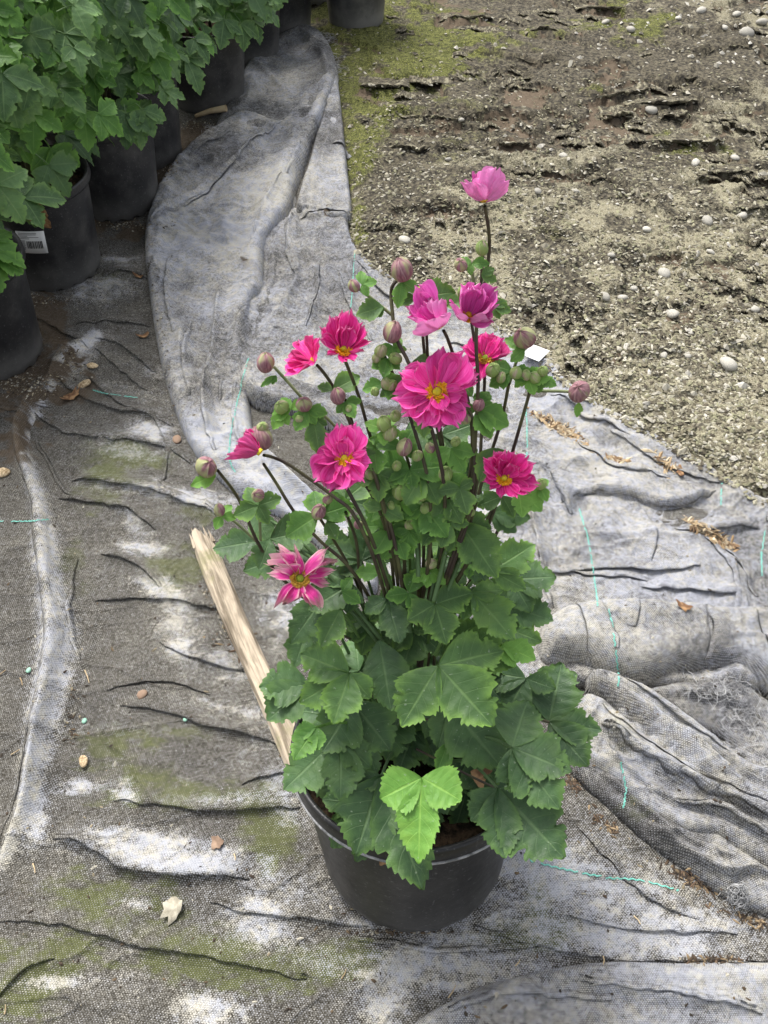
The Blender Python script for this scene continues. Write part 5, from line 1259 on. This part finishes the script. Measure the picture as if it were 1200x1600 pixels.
STEMS = [
    [(760,322),(766,375),(759,437),(747,480),(744,540),(747,600),(743,680),(738,750),(722,830),(700,910),(672,1010)],
    [(735,412),(742,450),(747,482)], [(754,396),(752,440),(748,478)], [(729,462),(736,500),(743,545)],
    [(722,515),(728,570),(735,620),(738,690),(733,750),(715,840),(690,930),(665,1010)], [(660,512),(663,550),(672,620),(688,690),(700,760),(700,830),(685,920),(660,1000)],
    [(628,432),(612,450),(613,487),(620,530),(640,570),(660,630),(680,690),(694,760),(692,850),(670,940),(655,1010)], [(560,450),(585,470),(612,492)], [(661,460),(664,500),(668,560)],
    [(547,572),(567,630),(582,690),(600,735),(622,800),(632,880),(636,960),(638,1020)], [(518,575),(530,603),(547,653),(567,707),(585,740),(605,820),(620,900),(630,1000)],
    [(428,573),(450,597),(480,630),(507,650),(530,673),(583,727),(605,770)], [(425,691),(453,713),(483,743),(520,775),(550,800),(580,860),(605,940)],
    [(412,725),(433,757),(460,800),(500,845),(540,880),(575,930),(605,1000)], [(340,735),(367,770),(382,800),(400,842),(428,890),(470,930),(520,970),(570,1010),(605,1040)],
    [(405,785),(406,815),(407,845)], [(353,805),(375,822),(400,846)], [(500,810),(533,863),(557,910),(567,943),(590,990),(612,1030)],
    [(556,742),(587,780),(608,840),(617,930),(625,1010)], [(540,800),(557,847),(562,907),(570,950),(595,1010)], [(627,780),(634,847),(628,933),(632,1010)],
    [(688,670),(700,740),(712,800),(705,870),(682,950),(658,1010)], [(697,591),(715,612),(738,642),(740,700),(741,750),(725,820),(700,890),(670,980)],
    [(795,600),(785,650),(770,700),(755,745),(740,800),(715,870),(685,950),(660,1010)], [(829,600),(825,622),(802,702),(785,760),(760,815),(735,870),(700,930),(668,1000)],
    [(893,612),(860,611),(832,612),(825,622)], [(816,542),(805,570),(796,600)], [(772,755),(765,800),(752,840),(725,890),(690,950),(662,1010)], [(812,772),(790,805),(770,845),(740,900),(700,960),(668,1010)],
    [(775,585),(766,630),(755,690),(748,740),(735,800),(712,870),(680,960)], [(470,950),(490,965),(520,985),(560,1005),(600,1030)], [(695,745),(705,790),(710,840),(700,900),(672,980)],
    [(665,800),(672,850),(676,900),(668,960),(650,1020)], [(674,885),(670,930),(655,1000)], [(478,640),(500,700),(540,760),(580,840),(610,930)], [(540,625),(560,690),(590,760),(615,840),(630,930)],
    [(600,680),(620,740),(650,820),(655,900),(648,990)], [(600,555),(625,610),(650,680),(670,760),(672,860),(655,960)], [(633,705),(650,770),(662,850),(656,940),(646,1010)], [(700,1120),(730,1160),(780,1180)], [(684,1045),(660,1090),(640,1130)],
    [(776,1232),(740,1215),(690,1190),(650,1170)], [(800,1168),(750,1150),(690,1130),(650,1120)], [(858,1128),(790,1110),(720,1100),(660,1100)], [(545,1052),(575,1080),(610,1110)], [(500,1186),(540,1180),(590,1170)],
]
TOPS = []; STEM_ALL = []
for s in STEMS:
    L = catmull(s, 4); top = s[0][1]; n = len(L); last = s[-1]; pts = []
    tobase = last[1] > 900 and top < 900
    for i, p in enumerate(L):
        t = i / (n - 1); y = yenv(p[1]) + .012
        if tobase:
            y = (yenv(top)) * (1 - t) + (PY + .01) * t + .016 * min(1, t * 8); kk = sst_(890, 990, p[1]); y = y * (1 - kk) + max(y, yenv(p[1]) + .035) * kk
        pts.append(at_y(p[0], p[1], y))
    if tobase: pts.append(Vector((PX + (pts[-1].x - PX) * .8 + rnd.uniform(-.02, .02), PY + .02 + rnd.uniform(-.02, .03), .205)))
    thick = .0020 if tobase else .0014
    pale = not tobase and top < 900
    if top < 900: TOPS.append(pts)
    STEM_ALL.append((pts, .0015 if top < 900 else .0014, thick, 'stem_pale' if pale and rnd.random() < .5 else 'stem'))

# ------------------------------------------------------------------ buds
def bud_mesh(seed):
    nu, nv = 20, 12; V = []; F = []; U = []; r_ = random.Random(seed)
    for j in range(nv + 1):
        v = j / nv; th = math.pi * v
        for i in range(nu + 1):
            u = i / nu; ph = 2 * math.pi * u; f = (u * 5 + v * .8) % 1; r = 1 + .07 * abs(math.sin(math.pi * f)) ** .5 - .05
            rr = math.sin(th) * r * (1 + .08 * math.sin(ph * 2 + seed)); z = -math.cos(th) * (1.08 + .10 * (math.cos(5 * ph) if v > .8 else 0))
            V.append((rr * math.cos(ph), rr * math.sin(ph), z)); U.append((u, v))
    k = nu + 1
    for j in range(nv):
        for i in range(nu): F.append((j * k + i, j * k + i + 1, (j + 1) * k + i + 1, (j + 1) * k + i))
    return np_mesh('bud', np.array(V), np.array(F), True, np.array(U))
BM = {m: [] for m in ('bud_mauve', 'bud_green', 'pistil_green')}
for m in BM:
    for s_ in range(3):
        me = bud_mesh(s_); me.materials.append(MAT[m]); BM[m].append(me)
BUDS = [(553,447,9,'m'),(628,422,16,'m'),(661,455,10,'y'),(720,414,10,'m'),(753,388,10,'g'),(728,456,12,'g'),(613,519,15,'m'),(820,528,16,'m'),(595,549,10,'g'),(618,560,10,'g'),(680,577,17,'m'),(604,600,9,'g'),
    (415,567,14,'m'),(440,636,11,'g'),(475,632,12,'m'),(528,619,12,'m'),(408,685,17,'m'),(410,668,9,'g'),(322,730,16,'m'),(905,612,16,'m'),(403,774,10,'m'),(343,797,9,'m'),(498,800,12,'m'),(632,699,13,'m'),(600,662,12,'g'),(609,678,11,'g'),
    (627,767,14,'g'),(696,741,12,'g'),(748,633,9,'m'),(723,604,10,'g'),(665,795,9,'g'),(660,776,7,'g'),(674,881,9,'g'),(770,578,11,'g'),(806,583,9,'g'),(822,586,8,'g'),(836,590,9,'g'),(848,580,8,'g'),(845,757,9,'g'),(620,728,8,'g'),(783,590,8,'g'),(690,760,6,'g'),(468,655,7,'g'),(545,640,7,'g'),
    (588,560,7,'g'),(578,742,8,'g'),(652,712,9,'g'),(712,690,8,'g'),(640,820,8,'g'),(700,850,8,'g'),(590,845,8,'g'),(735,800,7,'g'),(560,820,7,'m'),(655,760,8,'g'),(618,650,9,'g'),(586,612,7,'g'),(728,655,8,'m'),(672,700,8,'m'),(612,790,7,'g'),(540,690,7,'g'),(512,780,8,'m'),(612,602,9,'g'),(640,640,8,'g')]
for i, (px, py, rp, k) in enumerate(BUDS):
    p = P3(px, py, -.006); dep = (p - CAMP).length; sc = rp * dep / FPX * 1.0; mt = {'m': 'bud_mauve', 'g': 'bud_green', 'y': 'pistil_green'}[k]
    o = bpy.data.objects.new('bud', BM[mt][i % 3]); COL.objects.link(o); o.parent = PL; o.location = p - base_c; o.scale = (sc, sc, sc * (1.05 if k != 'y' else .9))
    o.rotation_euler = (rnd.uniform(-.5, .5), rnd.uniform(-.6, .6), rnd.random() * 6)
    if k == 'm' and rp > 14: o['label'] = 'mauve bud with silky seams'

# ------------------------------------------------------------------ flowers
def petal_mesh(seed, wr=.36, cup=.25, curlt=.0, rag=.12):
    r_ = random.Random(seed); nu, ns = 14, 5; V = []; F = []; U = []; ph = r_.random() * 6; ph2 = r_.random() * 6; tw = r_.uniform(-.25, .25)
    for i in range(nu + 1):
        u = i / nu
        b = (.26 + .74 * math.sin(min(1, u / .72) * math.pi / 2) ** 1.2) * (1 if u < .78 else math.sqrt(max(0, 1 - ((u - .78) / .235) ** 2)))
        for j in range(-ns, ns + 1):
            s = j / ns; x = u * (1 - .10 * s * s * (u > .5)) + (.05 * math.sin(s * 5 + ph) + rag * .5 * math.sin(s * 9 + ph2)) * u ** 3
            y = s * b * wr
            z = (.22 * math.sin(u * 6 + ph) * u + .5 * s * u * math.sin(ph2) if rag > .2 else 0) + cup * (u - .0) ** 2 - curlt * max(0, u - .55) ** 2 * 3 + .10 * wr * math.cos(s * 6.5 + ph) * math.sin(math.pi * u) + .35 * wr * s * s * b + tw * y * u + .05 * math.sin(u * 8 + ph2) * s * u
            V.append((x, y, z)); U.append((u, .5 + s / 2))
    k = 2 * ns + 1
    for i in range(nu):
        for j in range(2 * ns): F.append(((i + 1) * k + j, (i + 1) * k + j + 1, i * k + j + 1, i * k + j))
    return np_mesh('petal', np.array(V), np.array(F), True, np.array(U))
PET = {}
def petals(mat, style):
    key = (mat, style)
    if key not in PET:
        PET[key] = []
        for s_ in range(6):
            me = petal_mesh(s_ + (50 if style == 'old' else 0), {'wide': .42, 'narrow': .30, 'old': .21, 'cup': .42}[style], {'wide': .05, 'narrow': .15, 'old': .1, 'cup': .45}[style], {'wide': .12, 'narrow': .0, 'old': .9, 'cup': .0}[style], .26 if style == 'old' else .14)
            me.materials.append(MAT[mat]); PET[key].append(me)
    return PET[key]
def stamen_mesh(n, seed, r0=.17, r1=.33):
    r_ = random.Random(seed); parts = []
    for i in range(n):
        a = 2.399963 * i + r_.uniform(-.1, .1); q_ = r0 + (r1 - r0) * r_.random(); z = .14 + .07 * r_.random() - (q_ - r0) * .3
        b = Vector((math.cos(a) * .10, math.sin(a) * .10, .02)); e = Vector((math.cos(a) * q_, math.sin(a) * q_, z)); dd = (e - b).normalized()
        parts.append(tube([b, b.lerp(e, .6), e - dd * .03], .007, .007, 3)); parts.append(tube([e - dd * .04, e - dd * .01, e + dd * .025], .028, .022, 4)[0:2])
    V, F = lathe([(.13, .05), (.17, .13), (.23, .155), (.29, .12), (.31, .06)], 28)
    parts.append(([v * 1.0 + Vector((0, 0, r_.uniform(-.012, .012))) for v in V], F))
    return mesh_py('stamens', *join(parts))
def dome(r, h, seed):
    V = []; F = []; nu, nv = 16, 7
    for j in range(nv):
        t = j / (nv - 1) * math.pi / 2 * .98
        for i in range(nu):
            a = 2 * math.pi * i / nu; k = 1 + .06 * math.sin(i * 5 + j * 4); V.append((math.cos(a) * math.cos(t) * r * k, math.sin(a) * math.cos(t) * r * k, .02 + math.sin(t) * h * k))
    for j in range(nv - 1):
        for i in range(nu): F.append((j * nu + i, j * nu + (i + 1) % nu, (j + 1) * nu + (i + 1) % nu, (j + 1) * nu + i))
    return mesh_py('flower', V, F)
ST_ME = {m: stamen_mesh(210, 3) for m in ('anther', 'anther_old')}
for m in ST_ME: ST_ME[m].materials.append(MAT[m])
DM = {m: dome(.145, .20, 1) for m in ('pistil', 'pistil_green')}
for m in DM: DM[m].materials.append(MAT[m])
def flower(px, py, dia, facing, pets, mat='petal', style='wide', elev=12, dy=-.008, old=False, seed=0, label=None, roll=0, center=1.0):
    dy -= .010
    """pets: list of (angle, length factor, elevation) or a count; facing: (right, up, towards camera) weights"""
    c = P3(px, py, dy); tc = (CAMP - c).normalized(); rt = Vector((1, 0, 0)); upv = rt.cross(-tc).normalized() if False else Vector((0, SP, CP))
    n = (rt * facing[0] + upv * facing[1] + tc * facing[2]).normalized(); s = .89 * dia / 2 * (c - CAMP).length / FPX
    # frame: X of the flower points right in view where possible
    x = (rt - n * rt.dot(n))
    x.normalize(); y = n.cross(x)
    m = Matrix((x, y, n)).transposed().to_4x4(); m.translation = c - base_c
    f = bpy.data.objects.new('flower', DM['pistil_green' if old else 'pistil']); COL.objects.link(f); f.parent = PL
    f.matrix_basis = m @ Matrix.Diagonal((s, s, s, 1))
    if label: f['label'] = label
    st_ = bpy.data.objects.new('stamens', ST_ME['anther_old' if old else 'anther']); COL.objects.link(st_); st_.parent = f; st_.rotation_euler = (0, 0, seed); st_.scale = (center, center, center)
    r_ = random.Random(seed * 11 + 5)
    e = c - n * .003; tp = min(TOPS, key=lambda q: (q[0] - e).length); off = e - tp[0]
    if off.length < .06:
        for k_ in range(min(12, len(tp))): tp[k_] = tp[k_] + off * max(0, 1 - k_ / 12) ** 1.6
    if isinstance(pets, int): pets = [(360 / pets * i + r_.uniform(-12, 12), r_.uniform(.85, 1.05), elev + r_.uniform(-8, 8)) for i in range(pets)] + [(360 / pets * (i + .5) + r_.uniform(-14, 14), r_.uniform(.62, .85), elev + 14 + r_.uniform(-8, 12)) for i in range(pets)]
    for i, p in enumerate(pets):
        me = r_.choice(petals(mat, p[3] if len(p) > 3 else style)); o = bpy.data.objects.new('petal', me); COL.objects.link(o); o.parent = f
        a, l, e = p[:3]
        o.matrix_basis = Matrix.Rotation(R(a), 4, 'Z') @ Matrix.Rotation(-R(e), 4, 'Y') @ Matrix.Translation((.06, 0, .004 * (i % 5))) @ Matrix.Rotation(R(r_.uniform(-24, 24)), 4, 'X') @ Matrix.Diagonal((l * r_.uniform(.92, 1.08), l * r_.uniform(.78, 1.15), l * r_.uniform(.6, 1.8), 1))
    return f
# angles: 0 right, 90 up as seen in the flower's own face
flower(757, 316, 84, (-.05, .97, .12), [(a, 1.0 + .1 * math.sin(a), 26 + 10 * math.cos(a * 3)) for a in range(0, 360, 33)] + [(a, .85, 48) for a in range(15, 375, 52)], 'petal_pale', 'cup', seed=1, center=.45, label='topmost flower, orchid pink and seen from the side')
flower(730, 496, 104, (.25, .55, .62), [(0,1.,30),(25,1.15,38),(50,.95,45),(85,.9,50),(120,.95,48),(160,1.,30),(200,.85,12),(240,.8,5),(290,.75,5),(325,.85,12),(345,1.,24)], 'petal_pale', 'cup', seed=2)
flower(690, 512, 104, (-.45, .62, .25), [(20,.9,55),(70,1.15,58),(110,1.15,52),(150,1.05,40),(190,1.,25),(230,.95,16),(275,.95,12),(320,.9,25),(350,.85,40),(90,.9,70)], 'petal_pale', 'cup', seed=3, center=.5)
flower(683, 613, 124, (-.02, .22, .97), [(186,1.08,10),(212,1.02,2),(243,.98,-2),(272,1.04,-6),(303,1.0,-2),(333,.88,6),(152,1.02,16),(124,.92,26),(82,1.15,26),(52,1.2,20),(20,1.05,10),(262,.68,16),(226,.70,12),(292,.62,20),(350,.7,20),(170,.6,24)], 'petal', 'wide', seed=4, label='largest flower, facing the camera')
flower(757, 562, 92, (.15, .5, .6), [(10,1.,20),(40,1.05,32),(70,1.,36),(95,.95,42),(130,.9,36),(165,.95,20),(210,.9,5),(260,.9,0),(310,.85,0),(55,.8,50),(25,.75,45)], 'petal_deep', 'wide', dy=.02, seed=5, old=True)
flower(737, 585, 60, (.3, .3, .8), [(0,1.,10),(60,1.,20),(300,1.,5),(100,.9,20)], 'petal', 'wide', dy=.03, seed=15, center=.4) if False else None
flower(536, 549, 100, (.12, .62, .62), [(0,.9,28),(22,1.,34),(45,1.05,42),(68,1.15,48),(90,1.2,50),(112,1.15,48),(135,1.1,44),(160,1.05,30),(190,1.,20),(225,.72,4),(265,.62,0),(305,.66,4),(335,.75,14),(55,.8,62),(100,.85,66),(130,.8,60)], 'petal_deep', 'narrow', seed=6)
flower(492, 566, 92, (-.35, .5, .2), [(100,1.1,45),(130,1.1,38),(155,1.1,30),(180,1.15,20),(205,1.05,12),(235,.95,8),(270,.9,8),(70,1.,50),(40,.9,55),(320,.8,30),(0,.8,45),(165,.8,50)], 'petal_deep', 'wide', dy=.005, seed=7, center=.4)
flower(538, 717, 100, (.0, .30, .92), [(350,.85,12),(22,.85,20),(70,1.18,26),(100,1.1,30),(132,1.05,24),(160,.8,18),(190,1.15,8),(218,1.28,2),(246,1.12,0),(276,1.08,2),(308,.95,8),(85,.78,44),(125,.7,40),(330,.65,26),(262,.6,20)], 'petal', 'wide', seed=8, label='bright magenta flower facing the camera on the left of the plant')
flower(408, 708, 96, (-.70, .55, .02), [(60,1.,55),(100,1.1,45),(140,1.1,38),(180,1.2,30),(220,1.1,34),(260,1.,40),(300,.9,45),(0,.8,60),(30,.9,60),(160,.9,55),(200,.85,58)], 'petal_deep', 'narrow', seed=9, center=.4, label='half open flower at far left seen from the side')
flower(421, 690, 40, (.3, .8, .1), [(90,1.2,60),(60,1.1,60),(120,1.,65),(30,.9,60),(200,.8,50),(300,.8,50)], 'petal', 'cup', seed=19, center=.3) if False else None
flower(469, 904, 108, (.02, .15, 1.), [(34,1.15,14),(16,1.0,22),(50,1.1,26),(356,.85,10),(308,1.12,0),(296,.9,-6),(222,1.05,0),(238,.9,-6),(118,1.05,20),(136,1.0,10),(172,.9,16),(92,.8,40),(262,.62,-4),(145,.7,30)], 'petal_old', 'old', old=True, seed=14, label='faded flower with curled browning petals, lowest on the plant')
flower(787, 748, 92, (.15, .30, .85), [(0,1.,10),(20,1.15,16),(42,1.15,24),(65,1.05,30),(92,1.15,38),(118,1.15,34),(145,1.05,26),(170,.85,18),(195,.75,8),(225,.72,2),(260,.72,0),(300,.9,0),(325,1.1,2),(345,1.15,6),(30,.75,44),(75,.75,52),(125,.8,44),(160,.7,40)], 'petal_deep', 'narrow', seed=11, label='magenta flower low on the right side of the plant')
# spent bloom with one hanging petal
flower(664, 452, 30, (.1, .9, .2), [(20,.9,40),(-20,.8,20),(60,.8,60)], 'petal_old', 'old', seed=12, old=True, dy=.006, center=.3, label='nearly bare spent flower head')
# dry bits by the pot rim
def dry_on(px, py, a, l, dy=-.004):
    o = hero_leaf(px, py, [(a, l, .35)], mat='dry_leaf', dy=dy, pet=False, lobe=.6, droop=.3); o['label'] = 'withered brown leaf'
dry_on(610, 1318, 115, 38); dry_on(735, 1205, 30, 50, .02); dry_on(470, 985, 120, 30, .03); dry_on(496, 1008, -45, 40, .04)

for pts, r0_, r1_, mt_ in STEM_ALL: child('stem', mesh_py('stem', *tube(pts, r0_, r1_, 8)), mt_)
